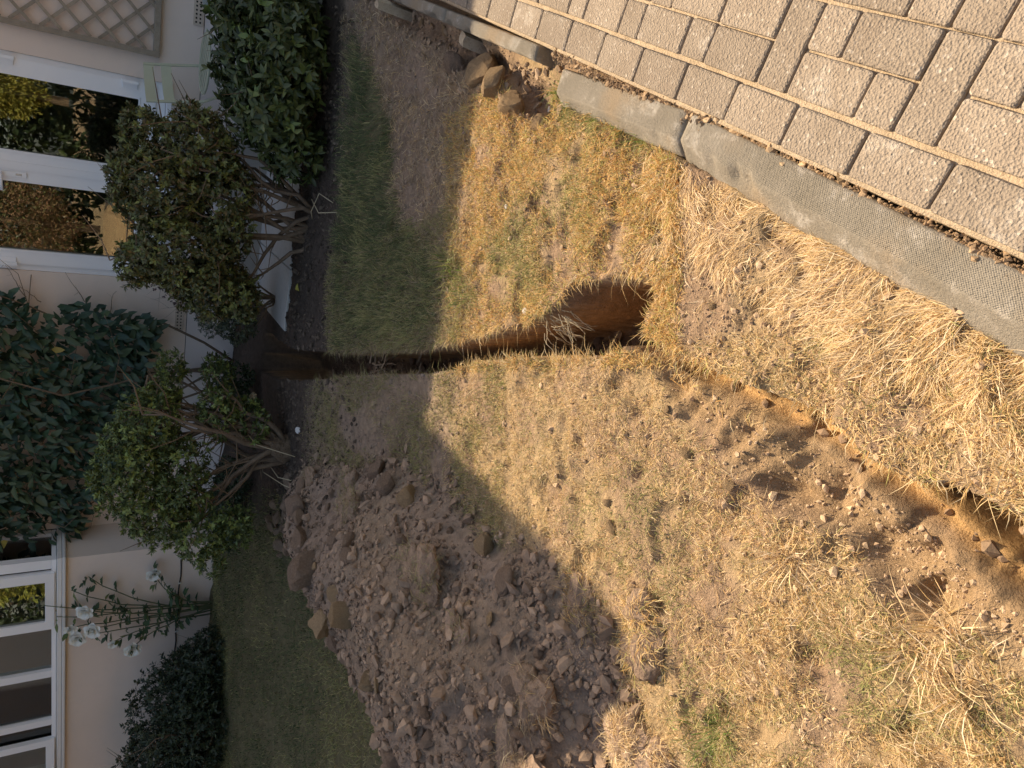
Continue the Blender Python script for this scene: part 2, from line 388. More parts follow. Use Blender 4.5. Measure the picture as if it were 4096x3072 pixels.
def ground_base(x, y):
    z = .085 * sm(2.9, 4.7, y)
    z = z + .12 * sm(4.3, 6.7, y) * sm(-.4, -1.4, x)
    z = z + .012 * fbm(x, y, .55, 3, 1) + .016 * fbm(x, y, .12, 3, 2) - .022 * sm(.15, .5, fbm(x, y, .09, 2, 6)) * sm(2.9, 2.4, y) + .006 * fbm(x, y, .035, 2, 7)
    return z
def heap_h(x, y):
    d = sdist(HEAP, x, y)
    h = .24 * sm(0, .55, d) + .06 * sm(0, .12, d)
    h = h * (1 + .22 * fbm(x, y, .5, 3, 11))
    h = h + sm(0, .15, d) * (.030 * fbm(x, y, .22, 3, 12) + .018 * np.abs(fbm(x, y, .07, 3, 13)) + .010 * fbm(x, y, .03, 2, 14))
    h = h * (.55 + .45 * sm(1.5, 2.6, y))
    return h, d
def ground_z(x, y, full=False):
    x = np.asarray(x, float); y = np.asarray(y, float)
    z = ground_base(x, y)
    hh, hd = heap_h(x, y); z = z + hh
    k, q = kq(x, y)
    # broken bank left of the trench
    bd = sdist(BANK, x, y)
    bw = sm(-.015, .05, bd)
    rid = np.abs(fbm(x * .8 + y * .6, (y * .8 - x * .6) * .35, .07, 3, 21))
    z = z - bw * (.030 + .055 * sm(-.15, .35, fbm(x, y, .20, 2, 22)) * 1.0 - .05 * rid)
    # rubble-filled cutting along the far edging
    rd = sdist(RUBBLE, x, y)
    rw = sm(-.02, .07, rd)
    z = z - rw * (.075 + .03 * fbm(x, y, .15, 2, 23)) + rw * .02 * np.abs(fbm(x, y, .05, 3, 24))
    # under the paving and kerb
    z = np.where(q > -.125, np.minimum(z, -.035), z)
    # under the patio
    s, off = house_coords(x, y)
    pw = (s > .99) & (off < 1.53)
    z = np.where(pw, np.minimum(z, .03), z)
    # the trench
    wob = .009 * fbm(x, y, .10, 3, 31)
    td = sdist(TRENCH, x, y) + wob
    depth = np.where(y > 1.62, .44, .40) + .03 * fbm(x, y, .12, 3, 32)
    near = sm(1.5, 1.25, y)
    # the left wall of the near arm slopes in two scooped bands, every other wall drops straight
    ldist = np.full(x.shape, 9.0)
    LW = [(-.50, .42), (-.372, .643), (-.31, .73), (-.24, .836), (-.20, .913), (-.155, .977), (-.115, 1.083), (-.016, 1.294), (.068, 1.451)]
    for (ax, ay), (bx, by) in zip(LW[:-1], LW[1:]):
        ex, ey = bx - ax, by - ay
        t = np.clip(((x - ax) * ex + (y - ay) * ey) / (ex * ex + ey * ey), 0, 1)
        ldist = np.minimum(ldist, np.hypot(x - ax - t * ex, y - ay - t * ey))
    steep = sm(0.0, .022, td)
    scoop = .085 * sm(0, .050, ldist) - .012 * sm(.045, .055, ldist) + .14 * sm(.056, .105, ldist) + .18 * sm(.10, .125, ldist)
    scoop = scoop / .40
    leftness = near * sm(.17, .12, ldist)
    prof = steep * (1 - leftness) + np.minimum(steep, scoop) * leftness
    z = z - prof * depth
    if full:
        return z, dict(hd=hd, bd=bd, rd=rd, td=td, k=k, q=q, s=s, off=off, prof=prof * (td > 0), ldist=ldist)
    return z

def build_ground():
    def axis(lo, hi, step, lo2, hi2, grow=1.22, cap=8):
        a = list(np.arange(lo, hi + 1e-9, step))
        st = step
        while a[-1] < hi2: st = min(st * grow, cap); a.append(a[-1] + st)
        st = step; b = []
        c = lo
        while c > lo2: st = min(st * grow, cap); c -= st; b.append(c)
        return np.array(b[::-1] + a)
    xs = axis(-1.55, 1.75, .0095, -60, 60)
    ys1 = []
    y = .32
    while y < 5.4: ys1.append(y); y += .0072 + .0038 * max(0, y - .8)
    ys = axis(ys1[-1] + .03, 7.6, .045, 7.5, 60)
    lowp = axis(-40, -1, 3.0, -60, -1)
    yl = []; st = .02; c = .32
    while c > -1: st = min(st * 1.3, .3); c -= st; yl.append(c)
    ys = np.concatenate([lowp[lowp < yl[-1] - .2], yl[::-1], ys1, ys[ys > ys1[-1] + .02]])
    X, Y = np.meshgrid(xs, ys)
    Z, d = ground_z(X, Y, True)
    # soil and turf colours by zone, with the trench floor's shade put in
    n1 = fbm(X, Y, .16, 4, 41)[..., None]; n2 = fbm(X, Y, .5, 3, 42)[..., None]
    def c3(r, g, b): return np.array([r, g, b])
    soil = c3(.38, .255, .165); thatch = c3(.42, .295, .165); heap = c3(.33, .24, .18); bed = c3(.105, .078, .06)
    clay = c3(.44, .27, .14); floor_shade = c3(.17, .11, .07); greenish = c3(.13, .12, .055); grey_soil = c3(.30, .225, .17)
    C = soil + (thatch - soil) * sm(-.4, .4, n1)
    def blend(C, w, c): return C + (c - C) * np.asarray(w)[..., None]
    C = blend(C, sm(2.5, 2.8, Y) * .75, grey_soil)  # greyer, slightly darker soil towards the house
    gd = sdist(GREEN, X, Y)
    C = blend(C, sm(-.05, .08, gd) * .75, greenish)
    leftg = sm(-1.0, -1.4, X + .0 * Y) * sm(2.6, 3.2, Y) + sm(4.6, 5.0, Y) * sm(-.8, -1.1, X)
    C = blend(C, np.clip(leftg, 0, 1) * .8, greenish)
    bedw = np.clip(sm(3.75, 4.0, Y + .12 * n1[..., 0]) * sm(-.02, .1, X) + sm(4.2, 4.6, Y + .1 * n1[..., 0]) * sm(-1.15, -.9, X), 0, 1)
    C = blend(C, bedw, bed)
    C = blend(C, sm(-.05, .08, d['hd']), heap)
    C = blend(C, sm(.0, .5, n2[..., 0]) * sm(-.02, .1, d['hd']) * .5, c3(.35, .25, .16))
    C = blend(C, sm(-.02, .06, d['rd']), c3(.30, .205, .135))
    C = blend(C, sm(-.01, .05, d['bd']) * .8, c3(.40, .265, .145))
    wallw = sm(.05, .22, d['prof'])
    C = blend(C, wallw, clay)
    C = blend(C, sm(1.5, 1.3, Y) * wallw * .8, c3(.58, .35, .15))
    C = blend(C, sm(.90, .985, d['prof']) * sm(.02, .05, d['td']), floor_shade)  # darkens the trench floor: shade of the cut put into the colour
    C = C * (1 + .16 * n1)
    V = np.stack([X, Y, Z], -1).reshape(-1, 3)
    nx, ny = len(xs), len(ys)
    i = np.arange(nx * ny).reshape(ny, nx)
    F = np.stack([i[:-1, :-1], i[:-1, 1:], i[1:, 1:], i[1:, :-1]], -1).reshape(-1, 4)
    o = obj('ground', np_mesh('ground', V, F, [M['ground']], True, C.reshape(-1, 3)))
    tag(o, kind='structure')
build_ground()

# ------------------------------------------------------------------ block paving and kerb stones
def paver_mesh(name, L, W):
    r = .007; top = .004; V = []; n = 12
    def ring(ins, z):
        hx, hy = L / 2 - ins, W / 2 - ins; rr = r
        for (sx, sy, a0) in ((1, 1, 0), (-1, 1, 90), (-1, -1, 180), (1, -1, 270)):
            for a in (0, 45, 90):
                t = math.radians(a0 + a); V.append((sx * (hx - rr) + rr * math.cos(t), sy * (hy - rr) + rr * math.sin(t), z))
    ring(0, -.05); ring(0, -.007); ring(.0016, -.0022); ring(.0055, 0)
    F = [tuple(range(3 * n, 4 * n))]
    for b in range(3):
        for k in range(n): F.append((b * n + k, b * n + (k + 1) % n, (b + 1) * n + (k + 1) % n, (b + 1) * n + k))
    me = bpy.data.meshes.new(name); me.from_pydata(V, [], F); me.materials.append(M['paver']); me.update(); return me
def build_paving():
    root = empty('block_paving', (0, 0, 0)); tag(root, kind='structure')
    U = .0955; J = .0045
    meshes = {(l, w): paver_mesh('paver', l * U - J, w * U - J) for l, w in ((2, 1), (1, 2), (1, 1))}
    ang = math.atan2(KD[1], KD[0])
    rng = random.Random(5)
    def visible(x, y):   # what the photograph shows of the paving, with a margin
        return y > .36 and x < .62 * y + .62 and x < 2.6 and y < 3.9
    spots = []
    k = -14 * U - .031                      # the edge course, laid end to end
    while k < 34 * U:
        spots.append((2, 1, k + U, U / 2 + .0)); k += 2 * U
    for row in range(0, 10):
        q0 = U + .003 + row * 2 * U; k = -16 * U + rng.choice([0, .5, 1]) * U + .02; last = None
        while k < 34 * U:
            ch = rng.choice(['s', 'p', 'r', 'p'])
            if ch == last and ch == 's': ch = 'p'
            last = ch
            if ch == 's': spots.append((1, 2, k + U / 2, q0 + U)); k += U
            elif ch == 'p':
                spots += [(1, 1, k + U / 2, q0 + U / 2), (2, 1, k + 2 * U, q0 + U / 2), (2, 1, k + U, q0 + 1.5 * U), (1, 1, k + 2.5 * U, q0 + 1.5 * U)]; k += 3 * U
            else: spots += [(2, 1, k + U, q0 + U / 2), (2, 1, k + U, q0 + 1.5 * U)]; k += 2 * U
    rest = MB(); n = 0
    for l, w, kk, qq in spots:
        qq += .0015 * rng.uniform(-1, 1) + (.004 if qq > U else 0)
        kk += .001 * rng.uniform(-1, 1)
        x, y = PO + kk * KD + qq * QD
        Mx = Matrix.Translation((x, y, .060 + rng.uniform(-.002, .002))) @ Matrix.Rotation(ang + rng.uniform(-.007, .007), 4, 'Z') @ Matrix.Rotation(rng.uniform(-.012, .012), 4, 'X') @ Matrix.Rotation(rng.uniform(-.010, .010), 4, 'Y')
        if visible(x, y) and n < 298:
            o = obj('paver', meshes[(l, w)], root); o.matrix_local = Mx; n += 1
        else:
            rest.box(-l * U / 2 + .003, l * U / 2 - .003, -w * U / 2 + .003, w * U / 2 - .003, -.05, 0, Mx, bev=.004)
    ro = rest.build('paver_field', M['paver'], root); tag(ro, kind='stuff')
    # jointing sand between the blocks
    rng2 = np.random.default_rng(8)
    ks = np.linspace(-1.6, 3.4, 420); qs = np.linspace(-.02, 2.0, 150)
    K, Q = np.meshgrid(ks, qs)
    Z = .0475 + .004 * fbm(K, Q, .03, 3, 51) + .005 * fbm(K, Q, .25, 2, 52); Z[0] = -.05
    P = PO + K[..., None] * KD + Q[..., None] * QD
    V = np.dstack([P, Z]).reshape(-1, 3); i = np.arange(V.shape[0]).reshape(K.shape)
    F = np.stack([i[:-1, :-1], i[:-1, 1:], i[1:, 1:], i[1:, :-1]], -1).reshape(-1, 4)[:, ::-1]
    o = obj('jointing_sand', np_mesh('jointing_sand', V, F, [M['paver_sand']], True), root); tag(o, kind='stuff')
build_paving()

def kerb_stone(name, label, p0, p1, width, top0, top1, splay, depth, seed, lean=0.0):
    """a cast kerb stone lying from p0 to p1 (its paving-side top edge), the splayed side towards the lawn"""
    p0 = np.array(p0); p1 = np.array(p1); d = p1 - p0; L = np.linalg.norm(d); d /= L; n = np.array([-d[1], d[0]])
    root = empty(name, (p0[0], p0[1], 0), math.atan2(d[1], d[0]))
    nl = int(L / .012); prof = []
    # across: back bottom, back top, top..., nose, splay..., foot
    qs = [(0, -depth), (0, -.012), (.003, -.003), (.010, 0)] + [(.010 + (width - .02) * t, .0) for t in (.25, .5, .75, 1)] + [(width - .003, -.004)]
    qs += [(width + (splay[0]) * t, -.008 + (splay[1] + .008) * t) for t in (.12, .3, .5, .75, 1)] + [(width + splay[0] + .004, -depth)]
    V = []; m = len(qs)
    for i in range(nl + 1):
        t = i / nl; x = L * t
        e = min(x, L - x); rnd = .012 * max(0, 1 - e / .03) ** 2
        for j, (q, z) in enumerate(qs):
            nn = fbm(np.array(x), np.array(q * 3 + seed), .05, 3, seed)
            chip = max(0.0, float(fbm(np.array(x), np.array(seed * 1.0), .09, 3, seed + 3)) - .12) * .05 if j in (7, 8, 9, 10) else 0
            V.append((x, q - chip * .6 + .0015 * float(nn), top0 + (top1 - top0) * t + z + lean * q - rnd * (1 if z > -.05 else 0) - chip * .5 + .0015 * float(nn)))
    F = [(i * m + j, i * m + j + 1, (i + 1) * m + j + 1, (i + 1) * m + j) for i in range(nl) for j in range(m - 1)]
    F += [tuple(range(m - 1, -1, -1)), tuple(range(nl * m, (nl + 1) * m))]
    me = bpy.data.meshes.new('stone'); me.from_pydata(V, [], [f[::-1] for f in F]); me.materials.append(M['kerb'])
    me.polygons.foreach_set('use_smooth', np.array([len(f) == 4 for f in F])); me.update()
    o = bpy.data.objects.new(name, me)
    bpy.data.objects.remove(root)
    o.name = name
    COL.objects.link(o); o.location = (p0[0], p0[1], 0); o.rotation_euler = (0, 0, math.atan2(d[1], d[0]))
    tag(o, label, 'kerb', 'concrete kerb stones along the paving')
    return o
kerb_stone('kerb_stone', 'longest concrete kerb stone, dimpled top, from the frame edge up to the mid joint', (-.06, .175), (.700, 1.285), .080, .052, .050, (.050, -.062), .16, 3)
kerb_stone('kerb_stone', 'short concrete kerb stone half hidden by grass, rounded end at the gap', (.703, 1.290), (1.030, 1.855), .082, .050, .036, (.030, -.04), .16, 9)
kerb_stone('kerb_stone', 'sunlit grey edging stone beyond the gap, propped above the rubble by pegs', (1.145, 1.965), (1.56, 2.63), .052, .052, .054, (.006, -.10), .115, 14)
kerb_stone('kerb_stone', 'shaded grey edging stone furthest from the camera, joining the sunlit edging', (1.562, 2.633), (2.15, 3.57), .052, .054, .056, (.006, -.10), .115, 17)

def peg(label, x, y, top, r, lean, seed):
    rng = random.Random(seed); mb = MB()
    z0 = float(ground_z(np.array(x), np.array(y))) - .12
    n = 8; rings = 7; V = []; F = []
    for i in range(rings):
        t = i / (rings - 1); z = z0 + (top - z0) * t
        for k in range(n):
            a = 2 * math.pi * k / n; rr = r * (1 + .16 * math.cos(4 * a + .6) + .05 * rng.uniform(-1, 1)) * (1.05 - .1 * t)
            V.append((lean[0] * (z - z0) + rr * math.cos(a), lean[1] * (z - z0) + rr * math.sin(a) * .8, z - top + (.006 * rng.uniform(-1, 1) if i == rings - 1 else 0)))
    for i in range(rings - 1):
        for k in range(n): F.append((i * n + k, i * n + (k + 1) % n, (i + 1) * n + (k + 1) % n, (i + 1) * n + k))
    F.append(tuple(range((rings - 1) * n, rings * n)))
    mb.add(V, F); o = mb.build('wooden_peg', M['peg']); o.location = (x, y, top)
    tag(o, label, 'peg', 'wooden pegs holding the edging')
peg('short split wooden peg under the sunlit edging stone', 1.36, 2.50, .028, .030, (.18, .12), 2)
peg('weathered round wooden peg at the far edge of the rubble', 1.80, 3.20, .12, .028, (.1, .05), 5)

# ------------------------------------------------------------------ the house
house = empty('house', (HO[0], HO[1], 0), -HTH)
tag(house, 'peach painted house with white double doors and a square window bay', 'house')
# house space: x along the wall to the right, y into the house (negative is towards the garden)
def HP(name, mb, m, parent=None, smooth=False): return mb.build(name, M[m], parent or house, smooth)
D0, D1, DZ0, DZ1 = .908, 2.416, .705, 2.80
DPC = .478
w = MB()
w.box(-1.33, D0, 0, .28, DPC, 3.0); w.box(D1, 7.0, 0, .28, DPC, 3.0); w.box(D0, D1, 0, .28, DPC, DZ0); w.box(D0, D1, 0, .28, DZ1, 3.0)
HP('wall', w, 'render')
w = MB(); w.box(-1.33, 7.0, .003, .28, -.6, DPC - .006); HP('plinth', w, 'plinth')
w = MB(); w.box(-1.33, 7.0, .012, .2, DPC - .006, DPC); HP('damp_course', w, 'dark')
w = MB(); w.box(-3.62, -1.28, 0, .28, 2.62, 4.75); w.box(-1.28, 1.20, 0, .28, 3.002, 4.75); HP('upper_wall', w, 'render')
# bay: front and side below the windows
BY = -.475
w = MB(); w.box(-3.645, -1.33, BY, BY + .22, -.4, 1.335); w.box(-1.55, -1.33, BY + .22, 0, -.4, 1.335); HP('bay_wall', w, 'render')
w = MB(); w.box(-7.5, -3.645, -2.6, .2, -.4, 4.6); HP('wing_wall', w, 'render')
# roofs: a tiled slope over the doors and the taller block on the left
w = MB()
ov = .40
w.prism([(0, 0), (0, 0)], 0, 0) if False else None
def slope(x0, x1, y0, z0, y1, z1, t):
    V = [(x0, y0, z0), (x1, y0, z0), (x1, y1, z1), (x0, y1, z1), (x0, y0, z0 + t), (x1, y0, z0 + t), (x1, y1, z1 + t), (x0, y1, z1 + t)]
    return V, [(3, 2, 1, 0), (4, 5, 6, 7), (0, 1, 5, 4), (1, 2, 6, 5), (2, 3, 7, 6), (3, 0, 4, 7)]
w.add(*slope(1.21, 7.2, -.40, 3.06, 3.2, 4.7, .13)); HP('lean_to_roof', w, 'roof')
w = MB(); w.add(*slope(-7.6, 1.22, -.30, 4.72, 4.0, 7.0, .14)); w.add(*slope(-7.6, 1.22, 8.3, 4.72, 4.0, 7.0, .14)); HP('roof', w, 'roof')
w = MB(); w.tube([(1.2, -.45, 3.08), (7.2, -.45, 3.05)], .055, 8); HP('gutter', w, 'sill')
w = MB(); w.add(*slope(-3.64, -1.25, -.62, 2.52, .02, 2.66, .08)); HP('bay_roof', w, 'roof')
w = MB(); w.box(-7.0, 7.0, 8.0, 8.28, -.4, 4.5); w.box(6.72, 7.0, .285, 8.0, -.4, 4.5); w.box(-7.0, -6.72, .285, 8.0, -.4, 4.5); w.box(.96, 1.2, .285, 8.0, 3.1, 4.7); HP('rear_wall', w, 'render')
# rooms behind the glass
w = MB()
w.box(-1.2, 6.7, .30, 5.5, .62, .66); w.box(-1.2, 6.7, 5.4, 5.5, .66, 3.0); w.box(-1.2, 6.7, .30, 5.5, 2.92, 2.98); w.box(-1.25, -1.15, .30, 5.5, .66, 2.92); w.box(6.6, 6.7, .3, 5.4, .66, 2.92)
w.box(-3.6, -1.6, .60, .66, .4, 2.6); w.box(-3.6, -1.4, -.2, .6, .36, .40); w.box(-3.6, -1.4, -.4, .66, 2.55, 2.6)
HP('room', w, 'room')
# sofa and curtain seen through the right-hand door
w = MB(); w.box(1.75, 2.9, 1.1, 1.9, .66, 1.12, bev=.04); w.box(1.75, 2.9, 1.75, 2.05, .9, 1.5, bev=.05); w.box(1.7, 1.95, 1.1, 2.0, .66, 1.30, bev=.05)
sofa = HP('sofa', w, 'sofa'); sofa.parent = None; sofa.matrix_world = Matrix.Translation((HO[0], HO[1], 0)) @ Matrix.Rotation(-HTH, 4, 'Z')
tag(sofa, 'dim brown sofa inside the room behind the right door pane', 'sofa')
def curtain(x0, x1, y, z0, z1, label):
    n = 60; V = []; F = []
    for i in range(n + 1):
        x = x0 + (x1 - x0) * i / n
        for z in (z0, z1): V.append((x, y + .03 * math.sin(i * 1.1) + .01 * math.sin(i * .43), z))
    F = [(2 * i, 2 * i + 2, 2 * i + 3, 2 * i + 1) for i in range(n)]
    mb = MB().add(V, F); o = HP('curtain', mb, 'curtain', None, True); so = o.modifiers.new('s', 'SOLIDIFY'); so.thickness = .004
    o.parent = None; o.matrix_world = Matrix.Translation((HO[0], HO[1], 0)) @ Matrix.Rotation(-HTH, 4, 'Z')
    tag(o, label, 'curtain')
curtain(2.12, 2.5, .45, .68, 2.75, 'grey curtain hanging inside beside the right door')

# patio door
def frame_mesh(x0, x1, z0, z1, wl, wr, wb, wt, y0, y1, bev=.004):
    m = MB()
    m.box(x0, x0 + wl, y0, y1, z0, z1, bev=bev); m.box(x1 - wr, x1, y0, y1, z0, z1, bev=bev)
    m.box(x0 + wl - .001, x1 - wr + .001, y0 + .001, y1 - .001, z0, z0 + wb, bev=bev); m.box(x0 + wl - .001, x1 - wr + .001, y0 + .001, y1 - .001, z1 - wt, z1, bev=bev)
    return m
m = frame_mesh(D0 + .002, D1 - .002, DZ0 + .003, DZ1 - .002, .062, .05, .07, .06, .018, .085)
dframe = HP('door_frame', m, 'upvc')
w = MB(); w.box(D0 - .02, D1 + .02, -.03, .018, DZ0 - .035, DZ0 + .003, bev=.005); obj('threshold', w.mesh('threshold', M['upvc']), dframe)
def leaf_door(x0, x1, gl0, gl1, label, handle):
    lf = frame_mesh(x0, x1, .775, 2.735, gl0 - x0, x1 - gl1, .115, .115, -.004, .060)
    lf = HP('door', lf, 'upvc'); tag(lf, label)
    w = frame_mesh(gl0 - .012, gl1 + .012, .878, 2.632, .014, .014, .014, .014, -.010, .0)
    obj('glazing_bead', w.mesh('glazing_bead', M['upvc']), lf)
    w = MB(); w.box(gl0 - .006, gl1 + .006, .022, .026, .88, 2.63); obj('pane', w.mesh('pane', M['glass']), lf)
    w = MB(); w.box(gl0 - .006, gl1 + .006, .044, .048, .88, 2.63); obj('pane', w.mesh('pane', M['glass']), lf)
    for z in (.95, 1.70, 2.45):
        hx = x0 if handle == 'r' else x1
        w = MB(); sgn = 1 if handle == 'r' else -1
        w.box(hx - .010 - .002, hx + .010, -.040, -.004, z - .055, z + .055, bev=.003)
        w.box(min(hx, hx + sgn * .045), max(hx, hx + sgn * .045), -.013, -.0035, z - .05, z + .05, bev=.003)
        obj('hinge', w.mesh('hinge', M['upvc']), lf)
    return lf
dl = leaf_door(D0 + .052, 1.664, 1.062, 1.556, 'left white door leaf', 'r')
dr = leaf_door(1.668, D1 - .04, 1.768, 2.268, 'right white door leaf with keyhole plate and handle', 'l')
w = MB(); w.box(1.640, 1.692, -.012, -.0045, .78, 2.73, bev=.004); obj('meeting_strip', w.mesh('meeting_strip', M['upvc']), dr)
w = MB(); w.box(1.588, 1.622, -.018, -.0045, 1.58, 1.83, bev=.005); pl = obj('handle_plate', w.mesh('handle_plate', M['upvc']), dl)
w = MB(); w.tube([(1.605, -.015, 1.735), (1.605, -.05, 1.735)], .012, 8); w.tube([(1.605, -.05, 1.735), (1.57, -.056, 1.733), (1.49, -.053, 1.728)], [.012, .011, .010], 8); obj('handle', w.mesh('handle', M['upvc'], True), dl)
w = MB(); w.box(1.598, 1.612, -.0195, -.0175, 1.612, 1.648, bev=.0008); obj('keyhole', w.mesh('keyhole', M['metal']), dl)

# door steps
for (x0, x1, y0, y1, z0, z1) in ((1.02, 2.27, -.34, -.004, .60, .675), (1.10, 2.19, -.30, -.002, .05, .598), (1.0, 2.3, -.66, -.344, .05, .345)):
    w = MB(); w.box(x0, x1, y0, y1, z0, z1, bev=.008); HP('door_step', w, 'step' if z1 > .6 or z1 < .4 else 'plinth')

# air bricks
def air_brick(x0, x1, z0, z1, nx):
    w = MB(); nz = 2; dx = (x1 - x0) / nx; dz = (z1 - z0) / nz; b = .007
    for i in range(nx + 1): w.box(x0 + i * dx - b, x0 + i * dx + b, -.012, .0, z0, z1)
    for j in range(nz + 1): w.box(x0 - b + .0005, x1 + b - .0005, -.0115, -.0005, z0 + j * dz - b, z0 + j * dz + b)
    a = HP('air_brick', w, 'airbrick'); w = MB(); w.box(x0, x1, -.0012, -.0004, z0, z1); obj('vent_shade', w.mesh('vent_shade', M['dark']), a)  # the dark sheet stands in for shade inside the vent holes
air_brick(2.872, 3.092, .492, .546, 8)
air_brick(.492, .684, .508, .560, 7)

# square bay windows
w = MB(); w.box(-3.645, -1.285, BY - .055, BY + .05, 1.337, 1.362, bev=.006); w.box(-1.335, -1.282, BY + .05, .0, 1.337, 1.362, bev=.006)
w.box(-3.645, -1.302, BY - .034, BY + .05, 1.364, 1.400, bev=.006); w.box(-1.34, -1.300, BY + .05, .0, 1.364, 1.400, bev=.006); HP('window_sill', w, 'sill')
win = MB()
FY0, FY1 = BY + .008, BY + .075
ZT = 2.5
win.box(-3.645, -1.335, FY0, FY1, 1.402, 1.437, bev=.004); win.box(-3.645, -1.335, FY0, FY1, ZT - .05, ZT, bev=.004)
for (a, b) in ((-1.42, -1.335), (-2.006, -1.982), (-2.503, -2.433), (-3.022, -2.957), (-3.645, -3.485)):
    win.box(a, b, FY0 + .001, FY1 - .001, 1.437, ZT - .05, bev=.004)
# side return of the bay
win.box(-1.40, -1.337, FY1, -.005, 1.403, 1.436, bev=.004); win.box(-1.401, -1.336, -.06, -.006, 1.437, ZT - .05, bev=.004); win.box(-1.40, -1.337, FY1, -.005, ZT - .05, ZT - .001, bev=.004)
bayf = HP('window', win, 'upvc')
def pane(x0, x1, z0=1.437, z1=ZT - .05, parent=None, y=None):
    y = BY + .045 if y is None else y
    w = MB(); w.box(x0, x1, y, y + .004, z0, z1); obj('pane', w.mesh('pane', M['glass']), parent or bayf)
pane(-2.433, -2.006); pane(-2.957, -2.503)
w = MB(); w.box(-1.372, -1.368, FY1, -.06, 1.437, ZT - .05); obj('pane', w.mesh('pane', M['glass']), bayf)
def casement(x0, x1, g0, g1, z0=1.414, hinge_rot=0.0):
    e = frame_mesh(x0, x1, z0, ZT - .02, g0 - x0, x1 - g1, .066, .07, -.022, .03)
    a = obj('casement', e.mesh('casement', M['upvc']), house)
    w = MB(); w.box(g0 - .003, g1 + .003, .0, .004, z0 + .06, ZT - .08); obj('pane', w.mesh('pane', M['glass']), a)
    return a
a = casement(-1.984, -1.441, -1.907, -1.524); a.location = (0, FY0 - .010, 0)
a = casement(-.46, 0, -.39, -.062); a.location = (-3.155, FY0 - .012, 0); a.rotation_euler = (0, 0, math.radians(6))
pane(-3.48, -3.02)
# cable clipped along the bay
w = MB()
pts = [(-1.322, -.02, .50)] + [(-1.322, BY + .02, .478), (-1.322, BY - .004, .476), (-1.34, BY - .008, .474)] + [(-1.34 - i * .1, BY - .008, .474 + .006 * math.sin(i * 1.7) + .001 * i) for i in range(1, 22)]
w.tube(pts, .006, 5); cb = HP('cable', w, 'cable', None, True)
for i in range(8):
    w = MB(); w.box(-1.46 - i * .26, -1.448 - i * .26, BY - .018, BY - .0005, .465, .49, bev=.002); obj('cable_clip', w.mesh('cable_clip', M['sill']), cb)

# trellis fixed flat on the wall
tr = empty('trellis', (*wpt(2.6, .0), .77), -HTH); tag(tr, 'grey weathered wooden diamond trellis on the wall right of the doors', 'trellis')
TX0, TX1, TZ0, TZ1 = 0.0, 1.75, 0.0, 1.85
w = MB(); w.box(-.019, .019, -.062, -.020, TZ0, TZ1, bev=.003); w.build('upright', M['timber'], tr)
w = MB(); w.box(TX1 - .019, TX1 + .019, -.062, -.020, TZ0, TZ1, bev=.003); w.build('upright', M['timber'], tr)
w = MB(); w.box(.020, TX1 - .02, -.060, -.022, TZ0, TZ0 + .042, bev=.003); w.build('rail', M['timber'], tr)
w = MB(); w.box(.020, TX1 - .02, -.060, -.022, TZ1 - .042, TZ1, bev=.003); w.build('rail', M['timber'], tr)
STEP = .172
for sgn, y in ((1, -.046), (-1, -.034)):
    c0 = -TZ1 if sgn > 0 else 0.0
    c = c0 + .06
    while c < TX1 + (0 if sgn > 0 else TZ1):
        # lath x = c + sgn * z
        zs = []
        z_at = lambda x: (x - c) * sgn
        lo, hi = sorted((z_at(.019), z_at(TX1 - .019)))
        lo = max(lo, .035); hi = min(hi, TZ1 - .035)
        if hi - lo > .03:
            w = MB(); w.bar((c + sgn * lo, y, lo), (c + sgn * hi, y, hi), .021, .010, up=(0, 1, 0)); w.build('lath', M['timber'], tr)
        c += STEP

# patio slabs in front of the house
pat = empty('patio', (HO[0], HO[1], 0), -HTH); tag(pat, kind='structure')
rngp = random.Random(3)
for i in range(7):
    for j in range(2):
        x0 = (.985, 1.42, 2.33, 3.24, 4.15, 5.06, 5.97)[i]; x1 = (1.42, 2.33, 3.24, 4.15, 5.06, 5.97, 6.88)[i]
        y0 = -1.535 + j * .77; y1 = y0 + .77
        w = MB(); w.box(x0 + .004, x1 - .004, y0 + .004, y1 - .004, .02, .09 + rngp.uniform(-.002, .002), bev=.005); w.build('slab', M['slab'], pat)

